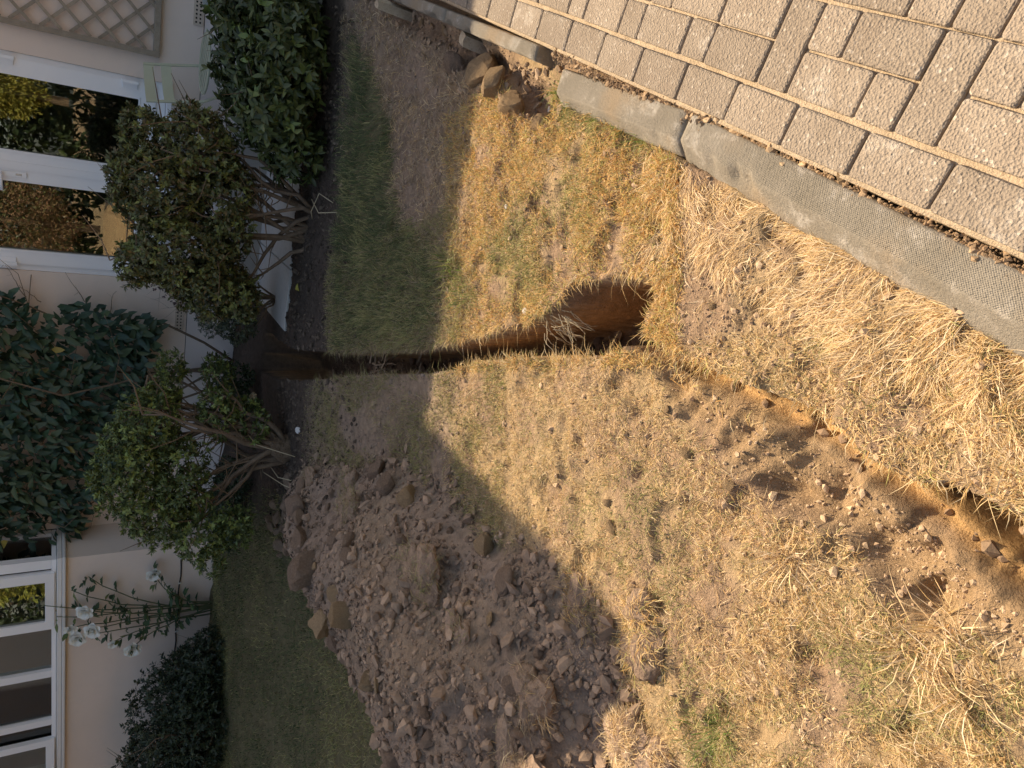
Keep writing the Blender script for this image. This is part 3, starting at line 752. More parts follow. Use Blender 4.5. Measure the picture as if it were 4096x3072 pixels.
# bistro chairs on the patio
def chair(label, sx, off, yaw, mk, zf=.088):
    r = empty('bistro_chair', (*wpt(sx, off), zf), yaw); tag(r, label, 'chair', 'metal bistro chairs by the house wall')
    m = M[mk]; W = .19
    # chair faces +x; back at -x
    sides = []
    for sy in (-1, 1):
        y = sy * W
        w = MB(); w.bar((-.255, y, .80), (-.215, y, .62), .022, .008, (1, 0, 0)); w.bar((-.215, y, .62), (-.17, y, .45), .022, .008, (1, 0, 0)); w.bar((-.17, y, .45), (.17, y, .0), .022, .008, (1, 0, 0)); w.build('front_leg', m, r)
        w = MB(); w.bar((.15, y * .88, .445), (-.21, y * .88, .0), .022, .008, (1, 0, 0)); w.build('rear_leg', m, r)
    w = MB()
    for x, z in ((.13, .055), (-.17, .06)): w.bar((x, -W * .95, z), (x, W * .95, z), .018, .006)
    w.build('stretcher', m, r)
    for z0, z1, x in ((.735, .80, -.247), (.625, .69, -.222)):
        w = MB(); n = 10
        V = []
        for i in range(n + 1):
            y = -W - .012 + (2 * W + .024) * i / n; bow = -.022 * (1 - (y / W) ** 2)
            for (dx, z) in ((0, z0), (-.014, z1), (-.018, z1), (-.004, z0)): V.append((x + bow + dx + .008, y, z))
        F = []
        for i in range(n):
            for k in range(4): F.append((4 * i + k, 4 * i + (k + 1) % 4, 4 * i + 4 + (k + 1) % 4, 4 * i + 4 + k))
        F += [(3, 2, 1, 0), (4 * n, 4 * n + 1, 4 * n + 2, 4 * n + 3)]
        w.add(V, F); w.build('back_slat', m, r)
    w = MB(); w.tube([(.2 * math.cos(t), .2 * math.sin(t), .447) for t in np.linspace(0, 2 * math.pi, 25)], .008, 6); w.build('seat_rim', m, r)
    for k in range(7):
        y = -.165 + k * .055; hx = math.sqrt(max(0, .2 ** 2 - y * y))
        w = MB(); w.bar((-hx, y, .450), (hx, y, .450), .030, .004); w.build('seat_slat', m, r)
chair('sage green bistro chair nearest the double doors, in front of the trellis corner', 2.60, .52, -HTH - math.radians(38), 'chair')
chair('grey-green bistro chair under the trellis, cut off by the picture edge', 3.17, .42, -HTH - math.radians(150), 'chair2')

# ------------------------------------------------------------------ soil: clods, crumbs, rubble
def ico(sub):
    import bmesh
    b = bmesh.new(); bmesh.ops.create_icosphere(b, subdivisions=sub, radius=1.0)
    V = np.array([v.co[:] for v in b.verts]); F = np.array([[v.index for v in f.verts] for f in b.faces]); b.free(); return V, F
ICO1, ICO2, ICO3 = ico(1), ico(2), ico(3)
def n3(V, s, seed):
    return fbm(V[:, 0] / s + 3.1 * seed, V[:, 1] / s + V[:, 2] / s * .83 + seed, 1.0, 3, seed)
def clod_mesh(name, seed, base, mat, flat=1.0, cuts=6, rough=.10, deep=0.0):
    rng = np.random.default_rng(seed); V, F = base; V = V.copy()
    V *= (1 + .22 * n3(V, .9, seed))[:, None]
    for _ in range(cuts):                       # broken faces
        n = rng.normal(size=3); n /= np.linalg.norm(n); h = rng.uniform(.42, .78)
        d = V @ n - h; V -= np.clip(d, 0, None)[:, None] * n * .92
    V *= (1 + rough * n3(V, .28, seed + 5) + deep * np.minimum(0, n3(V * np.array([.3, 1, 2.5]), .35, seed + 9)))[:, None]
    V[:, 2] *= flat
    return np_mesh(name, V, F, [mat], False)
CL = [clod_mesh('clod', 100 + i, ICO2, M['clod'], (.7, .6, .8, .45, .65, .75, .5, .6)[i], 7) for i in range(8)]
CLY = [clod_mesh('clod', 130 + i, ICO2, M['clay'], (.55, .4, .7, .5)[i], 8, .07) for i in range(4)]
def place_clod(me, x, y, size, sink=.35, label=None, cat='clod', group=None, name='soil_clod', zoff=0.0, rot=None, squash=None):
    o = obj(name, me); z = float(ground_z(np.array(x), np.array(y)))
    o.location = (x, y, z + size * (.5 - sink) + zoff)
    r = rot or (random.uniform(-.4, .4), random.uniform(-.4, .4), random.uniform(0, 6.28)); o.rotation_euler = r
    q = squash or (random.uniform(.8, 1.25), random.uniform(.8, 1.15), random.uniform(.8, 1.1))
    o.scale = tuple(size * k for k in q)
    tag(o, label, cat, group); return o
big = lambda s, m='clod', **k: clod_mesh('clod', s, ICO3, M[m], **k)
G1 = 'big clods on the spoil heap'
place_clod(big(201, flat=.8, cuts=5, rough=.05, deep=.12), -.95, 3.56, .125, .35, 'largest clod on the heap, smooth pinkish brown with a cracked face, at the back edge', 'clod', G1)
place_clod(big(202, flat=.7), -.83, 3.78, .085, .3, 'rough brown clod just right of the largest clod on the heap', 'clod', G1)
place_clod(big(203, 'clay', flat=.75, rough=.16, deep=.25), -1.16, 3.38, .095, .2, 'ochre layered clod with crumbling ridges, left of the largest clod', 'clod', G1)
place_clod(big(204, flat=.55, rough=.1), -1.31, 3.58, .085, .2, 'dark hollow clod overhanging the lawn edge of the heap', 'clod', G1)
place_clod(big(205, flat=.6), -.70, 4.02, .085, .2, 'flat brown slab of soil at the far right end of the heap', 'clod', G1)
place_clod(big(206, flat=.6, rough=.14), -.74, 3.92, .07, .1, 'leaning wedge of soil beside the flat slab at the far end of the heap', 'clod', G1)
place_clod(big(207, flat=.8, rough=.12), -.43, 3.33, .07, .25, 'reddish split clod over a dark hollow on the right slope of the heap', 'clod', G1)
place_clod(big(208, flat=.75, cuts=3, rough=.05), -.47, 3.12, .06, .3, 'rounded brown clod below the reddish split clod', 'clod', G1)
place_clod(big(209, 'clay', flat=.7), -.50, 2.93, .055, .2, 'yellow ochre clod standing on end on the right slope of the heap', 'clod', G1, rot=(.9, .2, .5))
place_clod(big(210, flat=.35, cuts=9, rough=.04), -.70, 2.16, .075, .2, 'flat pale flake of soil lying mid slope below the grassy sods', 'clod', G1)
place_clod(big(211, 'clay', flat=.6), -.62, 2.36, .06, .15, 'folded rusty clay lump above the flat pale flake', 'clod', G1)
place_clod(big(212, 'clay', flat=.3, cuts=9), -1.02, 3.02, .07, .1, 'thin upright clay flake near the ochre layered clod', 'clod', G1, rot=(1.2, .1, .3))
place_clod(big(213, flat=.7), -1.45, 2.55, .065, .25, 'rounded greyish clod near the left picture edge of the heap', 'clod', G1)
place_clod(big(214, 'clay', flat=.7), -1.20, 2.75, .055, .2, 'pale ochre clod with a square face in the middle of the rubble on the heap', 'clod', G1)
place_clod(big(215, 'clay', flat=.35, cuts=9), -1.52, 2.33, .07, .1, 'tilted orange brown flake over a dark hollow at the left of the heap', 'clod', G1, rot=(.9, .3, 1.2))
G2 = 'clods in the rubble by the edging'
place_clod(big(221, 'clay', flat=.6, cuts=9, rough=.05), 1.16, 2.33, .085, .3, 'largest sunlit clod with flat broken faces, in the rubble by the gap', 'clod', G2)
place_clod(big(222, 'clay', flat=.8, rough=.15), 1.25, 2.47, .075, .3, 'rough sunlit clod beside the split wooden peg', 'clod', G2)
place_clod(big(223, 'clay', flat=.7, rough=.15), 1.04, 2.22, .06, .3, 'crumbling sunlit clod between the largest rubble clod and the kerb end', 'clod', G2)
place_clod(big(224, 'clod', flat=.6), 1.36, 2.68, .06, .3, 'shaded smooth clod just beyond the split wooden peg', 'clod', G2)
place_clod(big(225, 'clay', flat=.7), .93, 2.07, .05, .3, 'sunlit clod half buried in the hollow by the kerb end', 'clod', G2)
G3 = 'single clods on the sunlit lawn'
for (x, y, s, l) in ((-.43, 1.635, .027, 'pale square clod on the left lawn, the largest one there'), (-.36, 1.66, .018, 'small dark sided clod just right of the pale square clod'),
                     (-.185, 1.335, .024, 'rough pale clod at the edge of the broken bank'), (-.15, 1.385, .016, 'small clod next to the rough pale clod by the bank'),
                     (-.25, 1.20, .020, 'clod in the grass left of the broken bank'), (-.07, 1.415, .014, 'small clod between the trench corner and the left lawn'),
                     (.40, 1.46, .018, 'pale clod in the straw between trench end and kerb'), (.335, 1.40, .013, 'small clod near the trench end in the straw'),
                     (.20, 1.25, .014, 'small clod in the crumbly soil below the trench end')):
    place_clod(CLY[int(abs(x) * 100) % 4], x, y, s, .25, l, 'clod', G3)
place_clod(clod_mesh('stone', 301, ICO2, M['stone'], .6, 4, .03), .262, 2.13, .020, .2, 'pale stone at the trench edge beside the overhanging turf', 'stone', name='stone')
place_clod(clod_mesh('stone', 302, ICO2, M['stone'], .5, 4, .03), -.30, 4.62, .024, .2, 'white stone chip in the dark bed left of the trench', 'stone', name='stone')
place_clod(clod_mesh('stone', 303, ICO2, M['stone'], .6, 4, .03), .665, 2.25, .012, .2, 'small white pebble in the sunlit dry grass', 'stone', name='stone')
place_clod(clod_mesh('stone', 304, ICO2, M['stone'], .5, 4, .03), 1.0, 2.10, .013, .2, 'white chip on the soil near the kerb end', 'stone', name='stone')
rng = random.Random(12)
n = 0
while n < 190:
    x, y = rng.uniform(-2.0, -.35), rng.uniform(1.6, 4.5)
    hd = float(sdist(HEAP, np.array(x), np.array(y)))
    if hd < .02 or (y < 1.9 and rng.random() < .6): continue
    if float(fbm(np.array(x), np.array(y), .5, 2, 61)) < -.15 and rng.random() < .7: continue
    s = min(.060, .015 / (rng.random() ** .6 + .14))
    place_clod(rng.choice(CL + CLY[:2]) , x, y, s, .2, 'broken brown soil clod among the many on the spoil heap', 'clod', 'lesser clods on the spoil heap'); n += 1
n = 0
while n < 42:
    x, y = rng.uniform(.85, 2.2), rng.uniform(1.95, 3.7)
    if float(sdist(RUBBLE, np.array(x), np.array(y))) < .02: continue
    s = min(.045, .012 / (rng.random() ** .6 + .15))
    place_clod(rng.choice(CLY + CL[:2]), x, y, s, .2, 'loose soil clod in the rubble beside the edging', 'clod', 'lesser clods in the rubble'); n += 1
n = 0
while n < 46:
    y = rng.uniform(1.5, 4.6); x = rng.uniform(.05, .33)
    if float(sdist(TRENCH, np.array(x), np.array(y))) < .025: continue
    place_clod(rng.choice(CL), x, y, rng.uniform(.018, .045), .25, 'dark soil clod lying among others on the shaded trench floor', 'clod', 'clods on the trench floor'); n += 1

def crumbs(name, n, sampler, smin, smax, colr, power=2.2, dens=None):
    """loose crumbs of soil: small broken lumps resting on the ground"""
    x, y = sampler(n)
    if dens is not None:
        k = RNG.random(len(x)) < dens(x, y); x, y = x[k], y[k]
    z = ground_z(x, y); N_ = len(x)
    s = smin * (1 - RNG.random(N_) * (1 - (smin / smax) ** power)) ** (-1 / power)
    order = np.argsort(-s); x, y, z, s = x[order], y[order], z[order], s[order]
    nb = int((s > .009).sum())
    parts = []; off = 0; Vs = []; Fs = []; Cs = []
    octa = (np.array([[1, 0, 0], [0, 1, 0], [-1, 0, 0], [0, -1, 0], [0, 0, 1], [0, 0, -1.]]), np.array([[0, 1, 4], [1, 2, 4], [2, 3, 4], [3, 0, 4], [1, 0, 5], [2, 1, 5], [3, 2, 5], [0, 3, 5]]))
    for (a, b, (TV, TF)) in ((0, nb, ICO1), (nb, N_, octa)):
        m = b - a
        if m <= 0: continue
        V = TV[None] * (1 + RNG.normal(0, .22, (m, len(TV), 1)))
        V = V * RNG.uniform(.65, 1.2, (m, 1, 3)) * s[a:b, None, None]
        ang = RNG.uniform(0, 6.28, m); c, sn = np.cos(ang)[:, None], np.sin(ang)[:, None]
        tl = RNG.normal(0, .6, m)[:, None]
        V0 = V[..., 0] * c - V[..., 1] * sn; V1 = V[..., 0] * sn + V[..., 1] * c; V2 = V[..., 2] * .8 + tl * V0 * .6
        W = np.stack([V0 + x[a:b, None], V1 + y[a:b, None], V2 + (z + s * .25)[a:b, None]], -1)
        Vs.append(W.reshape(-1, 3)); Fs.append((TF[None] + (np.arange(m) * len(TV))[:, None, None]).reshape(-1, 3) + off); off += m * len(TV)
        C = np.array(colr(x[a:b], y[a:b])) * RNG.uniform(.78, 1.22, (m, 1)); Cs.append(np.repeat(C, len(TV), 0))
    o = obj(name, np_mesh(name, np.concatenate(Vs), np.concatenate(Fs), [M['crumb']], False, np.concatenate(Cs)))
    tag(o, kind='stuff'); return o
def box_sampler(x0, x1, y0, y1):
    return lambda n: (RNG.uniform(x0, x1, n), RNG.uniform(y0, y1, n))
def persp_sampler(x0, x1, y0, y1, p=1.0):
    """more roots nearer the camera"""
    def f(n):
        u = RNG.random(n); y = y0 * (y1 / y0) ** u if p else y0 + (y1 - y0) * u
        return RNG.uniform(x0, x1, n), y
    return f
def mixc(a, b):
    a = np.array(a); b = np.array(b)
    return lambda x, y: a + (b - a) * np.clip(.5 + fbm(x, y, .25, 3, 77)[:, None] + RNG.normal(0, .25, (len(x), 1)), 0, 1)
crumbs('heap_crumbs', 24000, persp_sampler(-2.1, -.3, 1.45, 4.7), .004, .034, mixc((.245, .17, .12), (.37, .26, .18)), 1.9,
       lambda x, y: sm(-.10, .04, sdist(HEAP, x, y)) * sm(-.9, .3, fbm(x, y, .3, 3, 62)) )
crumbs('rubble_crumbs', 6000, box_sampler(.8, 2.3, 1.9, 3.8), .004, .022, mixc((.30, .205, .13), (.42, .30, .20)), 1.9, lambda x, y: sm(-.10, .03, sdist(RUBBLE, x, y)))
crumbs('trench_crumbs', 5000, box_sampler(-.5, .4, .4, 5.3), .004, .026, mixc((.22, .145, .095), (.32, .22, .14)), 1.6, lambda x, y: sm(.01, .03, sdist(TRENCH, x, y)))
BARE = [(.30, 1.40), (.16, 1.45), (.06, 1.30), (-.09, .96), (-.18, .82), (-.23, .68), (-.24, .5), (-.1, .5), (-.05, .70), (.08, .90), (.22, 1.10), (.33, 1.30)]
def lawn_dens(x, y):
    td = sdist(TRENCH, x, y); k, q = kq(x, y)
    d = .22 + .7 * sm(-.03, .05, sdist(BARE, x, y)) + .6 * sm(.1, .5, fbm(x, y, .16, 3, 63)) + .7 * sm(-.02, .02, sdist(BANK, x, y))
    return d * (td < .0) * (q < -.13) * (sdist(HEAP, x, y) < 0) * (sdist(RUBBLE, x, y) < 0)
crumbs('lawn_crumbs', 30000, persp_sampler(-1.3, 1.3, .4, 2.9), .0025, .012, mixc((.42, .285, .18), (.58, .42, .27)), 2.3, lawn_dens)
crumbs('bed_crumbs', 9000, box_sampler(-1.0, 2.2, 3.6, 5.4), .004, .02, mixc((.08, .06, .045), (.16, .12, .09)), 1.8,
       lambda x, y: (sdist(TRENCH, x, y) < 0) * (house_coords(x, y)[1] > 1.55) * sm(3.6, 4.1, y))
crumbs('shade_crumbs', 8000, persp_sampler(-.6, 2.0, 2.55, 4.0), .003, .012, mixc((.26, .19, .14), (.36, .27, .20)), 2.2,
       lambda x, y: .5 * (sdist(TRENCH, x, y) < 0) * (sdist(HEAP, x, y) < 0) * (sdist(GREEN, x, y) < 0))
def gap_sampler(n):
    k = RNG.uniform(-.95, 1.0, n); q = -.018 + RNG.normal(0, .009, n) - .010 * sm(.2, -.6, k)
    P = PO + k[:, None] * KD + q[:, None] * QD; return P[:, 0], P[:, 1]
_gz = ground_z
def kerb_gap_z(x, y, full=False): return np.full(np.shape(x), .040) + .008 * fbm(x, y, .06, 2, 90)
ground_z = kerb_gap_z
crumbs('kerb_gap_soil', 3800, gap_sampler, .002, .011, mixc((.30, .20, .12), (.44, .31, .19)), 2.0)
place_clod(clod_mesh('clod', 311, ICO2, M['clay'], .9, 6, .08), .435, .865, .014, .1, 'small pointed clod lying on the paving edge by the kerb', 'clod', 'single clods on the sunlit lawn')
ground_z = _gz

# ------------------------------------------------------------------ grass
def blades(name, x, y, z, length, width, lean, azim, colr, curl=.5, mat='straw', parent=None, roll=True, extra=None):
    """grass blades: bent strips of three faces each. lean is the angle from upright at the root"""
    n = len(x); d = np.stack([np.cos(azim), np.sin(azim)], -1)
    side = np.stack([-d[:, 1], d[:, 0], np.zeros(n)], -1)
    if roll:
        r = RNG.uniform(-.9, .9, n); side = side * np.cos(r)[:, None] + np.array([0, 0, 1.]) * np.sin(r)[:, None]
    p0 = np.stack([x, y, z - .003], -1)
    a1 = lean; a2 = np.clip(lean + curl * RNG.uniform(.2, 1.2, n), 0, 1.75)
    def step(a, l): return np.concatenate([d * (np.sin(a) * l)[:, None], (np.cos(a) * l)[:, None]], -1)
    p1 = p0 + step(a1, length * .5) + side * (RNG.normal(0, .08, n) * length)[:, None]
    p2 = p1 + step(a2, length * .5) + side * (RNG.normal(0, .14, n) * length)[:, None]
    w = (width / 2)[:, None]
    V = np.stack([p0 - side * w, p0 + side * w, p1 - side * w * .85, p1 + side * w * .85, p2], 1)
    b = (np.arange(n) * 5)[:, None]
    Q = b + np.array([[0, 1, 3, 2]]); T = b + np.array([[2, 3, 4]])
    C = np.repeat(colr[:, None, :], 5, 1); C[:, :2] *= .9
    me = np_mesh(name, V.reshape(-1, 3), [Q, T], [M[mat]], False, C.reshape(-1, 3))
    o = obj(name, me, parent); tag(o, kind='stuff'); return o
PAL = dict(straw=[(.80, .60, .33), (.68, .48, .23), (.86, .69, .43), (.56, .35, .15), (.74, .53, .26)],
           gold=[(.76, .50, .21), (.82, .60, .29), (.64, .36, .12), (.70, .44, .17), (.50, .46, .15)],
           pale=[(.86, .67, .42), (.78, .58, .34), (.68, .49, .28), (.88, .73, .52)],
           brown=[(.34, .245, .15), (.42, .32, .21), (.28, .20, .13), (.48, .38, .26)],
           green=[(.085, .125, .045), (.11, .15, .055), (.06, .095, .035), (.17, .18, .08), (.17, .145, .08)],
           lush=[(.14, .26, .05), (.20, .31, .07), (.28, .35, .09), (.11, .20, .05)],
           olive=[(.33, .32, .12), (.40, .37, .16), (.48, .40, .18), (.24, .25, .09)])
PAL = {k: np.array(v) for k, v in PAL.items()}
def pick(pal, n): return PAL[pal][RNG.integers(0, len(PAL[pal]), n)] * RNG.uniform(.85, 1.15, (n, 1))
def palmix(a, b, w):
    n = len(w); c = pick(a, n); d = pick(b, n); k = RNG.random(n) < w; c[k] = d[k]; return c
def grass(name, n, sampler, keep, lmin, lmax, wmin, wmax, lean0, lean1, pal, pal2, w2, curl=.5, comb=None, mat='straw', lscale=None):
    x, y = sampler(n); k = RNG.random(len(x)) < keep(x, y); x, y = x[k], y[k]; n = len(x)
    z = ground_z(x, y); L = RNG.uniform(lmin, lmax, n)
    if lscale is not None: L = L * lscale(x, y)
    az = RNG.uniform(0, 6.28, n)
    if comb is not None: az = comb(x, y) + RNG.normal(0, .55, n)
    return blades(name, x, y, z, L, RNG.uniform(wmin, wmax, n), RNG.uniform(lean0, lean1, n), az, palmix(pal, pal2, w2(x, y)), curl, mat)
def open_ground(x, y):
    td = sdist(TRENCH, x, y); k, q = kq(x, y)
    return (td < -.004) * (q < -.128) * (sdist(RUBBLE, x, y) < .01)
SPOTS = [(.52, 2.68, .07), (.44, 2.62, .06), (.36, 2.55, .08), (.47, 2.29, .10), (.54, 2.16, .09), (.40, 2.13, .08), (.62, 1.92, .07), (.84, 1.71, .06), (.93, 1.86, .06), (.74, 1.55, .05), (.70, 1.52, .05),
         (-.90, 1.28, .10), (-.33, 1.52, .12), (-.45, 1.42, .10), (-.15, 2.05, .09), (-.60, .90, .08), (.12, .95, .05), (-.55, 1.62, .07)]
def spot(x, y):
    w = np.zeros(len(x))
    for a, b, r in SPOTS: w = np.maximum(w, np.exp(-((x - a) ** 2 + (y - b) ** 2) / (r * r)))
    return w
def clump(x, y, s=.10, seed=71): return sm(-.55, .15, fbm(x, y, s, 3, seed))
# sunlit right lawn, golden
grass('dry_grass', 62000, persp_sampler(.05, 1.15, 1.36, 2.72), lambda x, y: open_ground(x, y) * clump(x, y, .09) * (kq(x, y)[1] < -.13), .018, .050, .0012, .0026, .35, 1.35, 'gold', 'olive',
      lambda x, y: np.clip(.10 + .9 * spot(x, y) + .25 * sm(.1, .6, fbm(x, y, .3, 2, 72)), 0, 1), .7)
# near strip between trench and kerb, long pale straw lying flat
comb1 = lambda x, y: 2.4 + 2.2 * fbm(x, y, .22, 2, 73)
grass('flattened_straw', 60000, persp_sampler(-.42, .75, .40, 1.5), lambda x, y: open_ground(x, y) * (sdist(BARE, x, y) < .01 + .0 * x) * (sdist(TRENCH, x, y) < -.035) * sm(-.75, -.1, fbm(x, y, .07, 3, 74)) * (x > -.42 + .0 * y) * (y < 1.5) * (sdist(BANK, x, y) < -.02) * (((x + .16) * .82 - (y - .9) * .57) > -.02),
      .030, .085, .0010, .0022, 1.05, 1.62, 'pale', 'straw', lambda x, y: .45 + 0 * x, .35, comb1)
grass('bare_patch_straw', 9000, persp_sampler(-.3, .4, .45, 1.5), lambda x, y: open_ground(x, y) * (sdist(BARE, x, y) > 0) * sm(-.3, .5, fbm(x, y, .06, 2, 75)), .015, .04, .0010, .0020, .7, 1.5, 'straw', 'pale', lambda x, y: .4 + 0 * x, .5)
# sunlit left lawn, short
left_ok = lambda x, y: open_ground(x, y) * (sdist(BANK, x, y) < -.004) * (sdist(HEAP, x, y) < -.0) * (x < .12)
grass('short_dry_grass', 110000, persp_sampler(-1.25, .12, .48, 2.75), lambda x, y: left_ok(x, y) * clump(x, y, .07, 76), .014, .042, .0010, .0022, .4, 1.5, 'straw', 'olive',
      lambda x, y: np.clip(.16 + .6 * spot(x, y) + .5 * sm(.15, .6, fbm(x, y, .2, 3, 77)), 0, 1), .6)
grass('long_straw', 9000, persp_sampler(-1.25, -.1, .42, 1.3), lambda x, y: left_ok(x, y) * sm(-.1, .4, fbm(x, y, .13, 2, 78)), .04, .095, .0012, .0026, .5, 1.5, 'pale', 'straw', lambda x, y: .5 + 0 * x, .5, lambda x, y: .6 + 2.5 * fbm(x, y, .3, 2, 79))
# shaded, trodden lawn to the right of the trench: sparse brown straw
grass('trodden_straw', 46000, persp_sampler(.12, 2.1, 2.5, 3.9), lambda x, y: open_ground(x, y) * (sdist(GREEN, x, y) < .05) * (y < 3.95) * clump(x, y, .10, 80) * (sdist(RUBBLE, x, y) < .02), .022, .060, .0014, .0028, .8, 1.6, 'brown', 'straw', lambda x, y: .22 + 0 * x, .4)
# green strip below the shrubs
grass('green_grass', 52000, box_sampler(.05, 2.1, 2.6, 4.15), lambda x, y: open_ground(x, y) * sm(-.07, .09, sdist(GREEN, x, y) + .09 * fbm(x, y, .14, 3, 81)) * (.3 + .7 * sm(-.4, .1, fbm(x, y, .08, 2, 98))), .035, .085, .0016, .0034, .25, 1.1, 'green', 'olive',
      lambda x, y: np.clip(.15 + .35 * sm(.8, .3, x) + .5 * sm(.0, .5, fbm(x, y, .18, 3, 89)), 0, 1), .9, lambda x, y: 1.6 + 2.2 * fbm(x, y, .25, 2, 82), 'green')
grass('mixed_grass', 26000, box_sampler(.12, .75, 2.6, 4.1), lambda x, y: open_ground(x, y) * clump(x, y, .1, 83), .025, .06, .0014, .0026, .4, 1.3, 'olive', 'brown', lambda x, y: .45 + 0 * x, .7)
# left of the trench in the shade
grass('mixed_grass', 34000, box_sampler(-.62, .08, 2.25, 4.6), lambda x, y: open_ground(x, y) * (sdist(HEAP, x, y) < .03) * sm(-.35, .3, fbm(x, y, .25, 2, 84)) * sm(4.6, 4.0, y), .020, .055, .0014, .0026, .4, 1.3, 'olive', 'brown', lambda x, y: np.clip(.35 + .4 * fbm(x, y, .2, 2, 85), 0, 1), .7)
# lawn behind the heap
grass('green_lawn', 80000, box_sampler(-4.6, -.75, 2.6, 6.85), lambda x, y: (sdist(HEAP, x, y) < -.01) * sm(-.62, -.85, x + .12 * (y - 5)) * (house_coords(x, y)[1] > .5) * np.clip(.35 + .8 * sm(-.5, .3, fbm(x, y, .35, 3, 86)), 0, 1), .025, .055, .0022, .0045, .3, 1.2, 'green', 'olive',
      lambda x, y: np.clip(.12 + .75 * sm(-.1, .4, fbm(x, y, .45, 3, 87)), 0, 1), .7, None, 'green')
# overhanging turf along the lips of the trench
def lips():
    P = np.array(TRENCH); n = len(P); X = []; Y = []; A = []
    for i in range(n):
        a, b = P[i], P[(i + 1) % n]; L = np.linalg.norm(b - a)
        if min(a[1], b[1]) < .45 or max(a[1], b[1]) > 4.6: continue
        left_arm = 29 <= i <= 38
        m = int(L * (800 if not left_arm else 40) * (.35 if max(a[1], b[1]) < 1.3 else 1)); t = RNG.random(m)
        q = a + (b - a) * t[:, None]; d = (b - a) / L; nrm = np.array([d[1], -d[0]])      # clockwise outline: inward
        q = q - 0 * nrm
        if float(sdist(TRENCH, np.array((a + b)[0] / 2 + nrm[0] * .01), np.array((a + b)[1] / 2 + nrm[1] * .01))) < 0: nrm = -nrm
        q = q - nrm * RNG.uniform(.002, .035, m)[:, None]
        k = RNG.random(m) < sm(-.35, .35, fbm(q[:, 0], q[:, 1], .09, 3, 88)) * .9 + .12
        X += list(q[k, 0]); Y += list(q[k, 1]); A += [math.atan2(nrm[1], nrm[0])] * int(k.sum())
    X = np.array(X); Y = np.array(Y); A = np.array(A) + RNG.normal(0, .6, len(A)); nn = len(X)
    Z = ground_base(X, Y) + .002
    L = RNG.uniform(.02, .055, nn) * (1 + 1.0 * (RNG.random(nn) < .10))
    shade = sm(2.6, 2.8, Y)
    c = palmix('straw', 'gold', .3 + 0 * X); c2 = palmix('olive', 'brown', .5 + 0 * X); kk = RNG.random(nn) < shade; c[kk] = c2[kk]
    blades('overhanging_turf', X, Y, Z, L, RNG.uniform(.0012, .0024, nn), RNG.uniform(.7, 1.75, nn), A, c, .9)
lips()
def tuft(name, spots, n, lmin, lmax, wmin, wmax, pal, pal2, w2, lean=.75, mat='straw', zfun=None, curl=.8):
    X = []; Y = []; A = []; 
    for (a, b, r) in spots:
        t = RNG.uniform(0, 6.28, n); rr = r * np.sqrt(RNG.random(n)); X.append(a + rr * np.cos(t)); Y.append(b + rr * np.sin(t)); A.append(t + RNG.normal(0, .5, n))
    X, Y, A = map(np.concatenate, (X, Y, A)); m = len(X)
    Z = ground_z(X, Y)
    return blades(name, X, Y, Z, RNG.uniform(lmin, lmax, m), RNG.uniform(wmin, wmax, m), np.abs(RNG.normal(0, lean, m)), A, palmix(pal, pal2, w2 + 0 * X), curl, mat)
tuft('long_green_grass', [(.53, 2.70, .045), (.45, 2.66, .05), (.37, 2.58, .05)], 55, .05, .12, .0016, .003, 'lush', 'olive', .45, .7, 'green')
tuft('kerb_green_grass', [(.845, 1.70, .03), (.93, 1.85, .03), (.78, 1.60, .025), (.715, 1.50, .03), (1.0, 1.93, .025)], 110, .03, .09, .0012, .0024, 'lush', 'gold', .4, .7, 'green')
tuft('lawn_green_grass', [(-.92, 1.30, .07), (-.98, 1.26, .05), (-.88, 1.23, .04)], 150, .035, .08, .0014, .0026, 'lush', 'olive', .6, .9, 'green')
tuft('dry_stalks', [(-.52, .74, .05), (-.47, .70, .03), (-.57, .66, .04), (-.40, 1.03, .03)], 60, .06, .13, .0018, .0034, 'pale', 'straw', .3, .8, 'straw', curl=.3)
tuft('tall_lip_grass', [(.085, 2.48, .02), (.08, 2.20, .03), (.05, 1.98, .04), (.06, 2.62, .03)], 130, .025, .065, .0012, .0022, 'straw', 'olive', .3, .7)

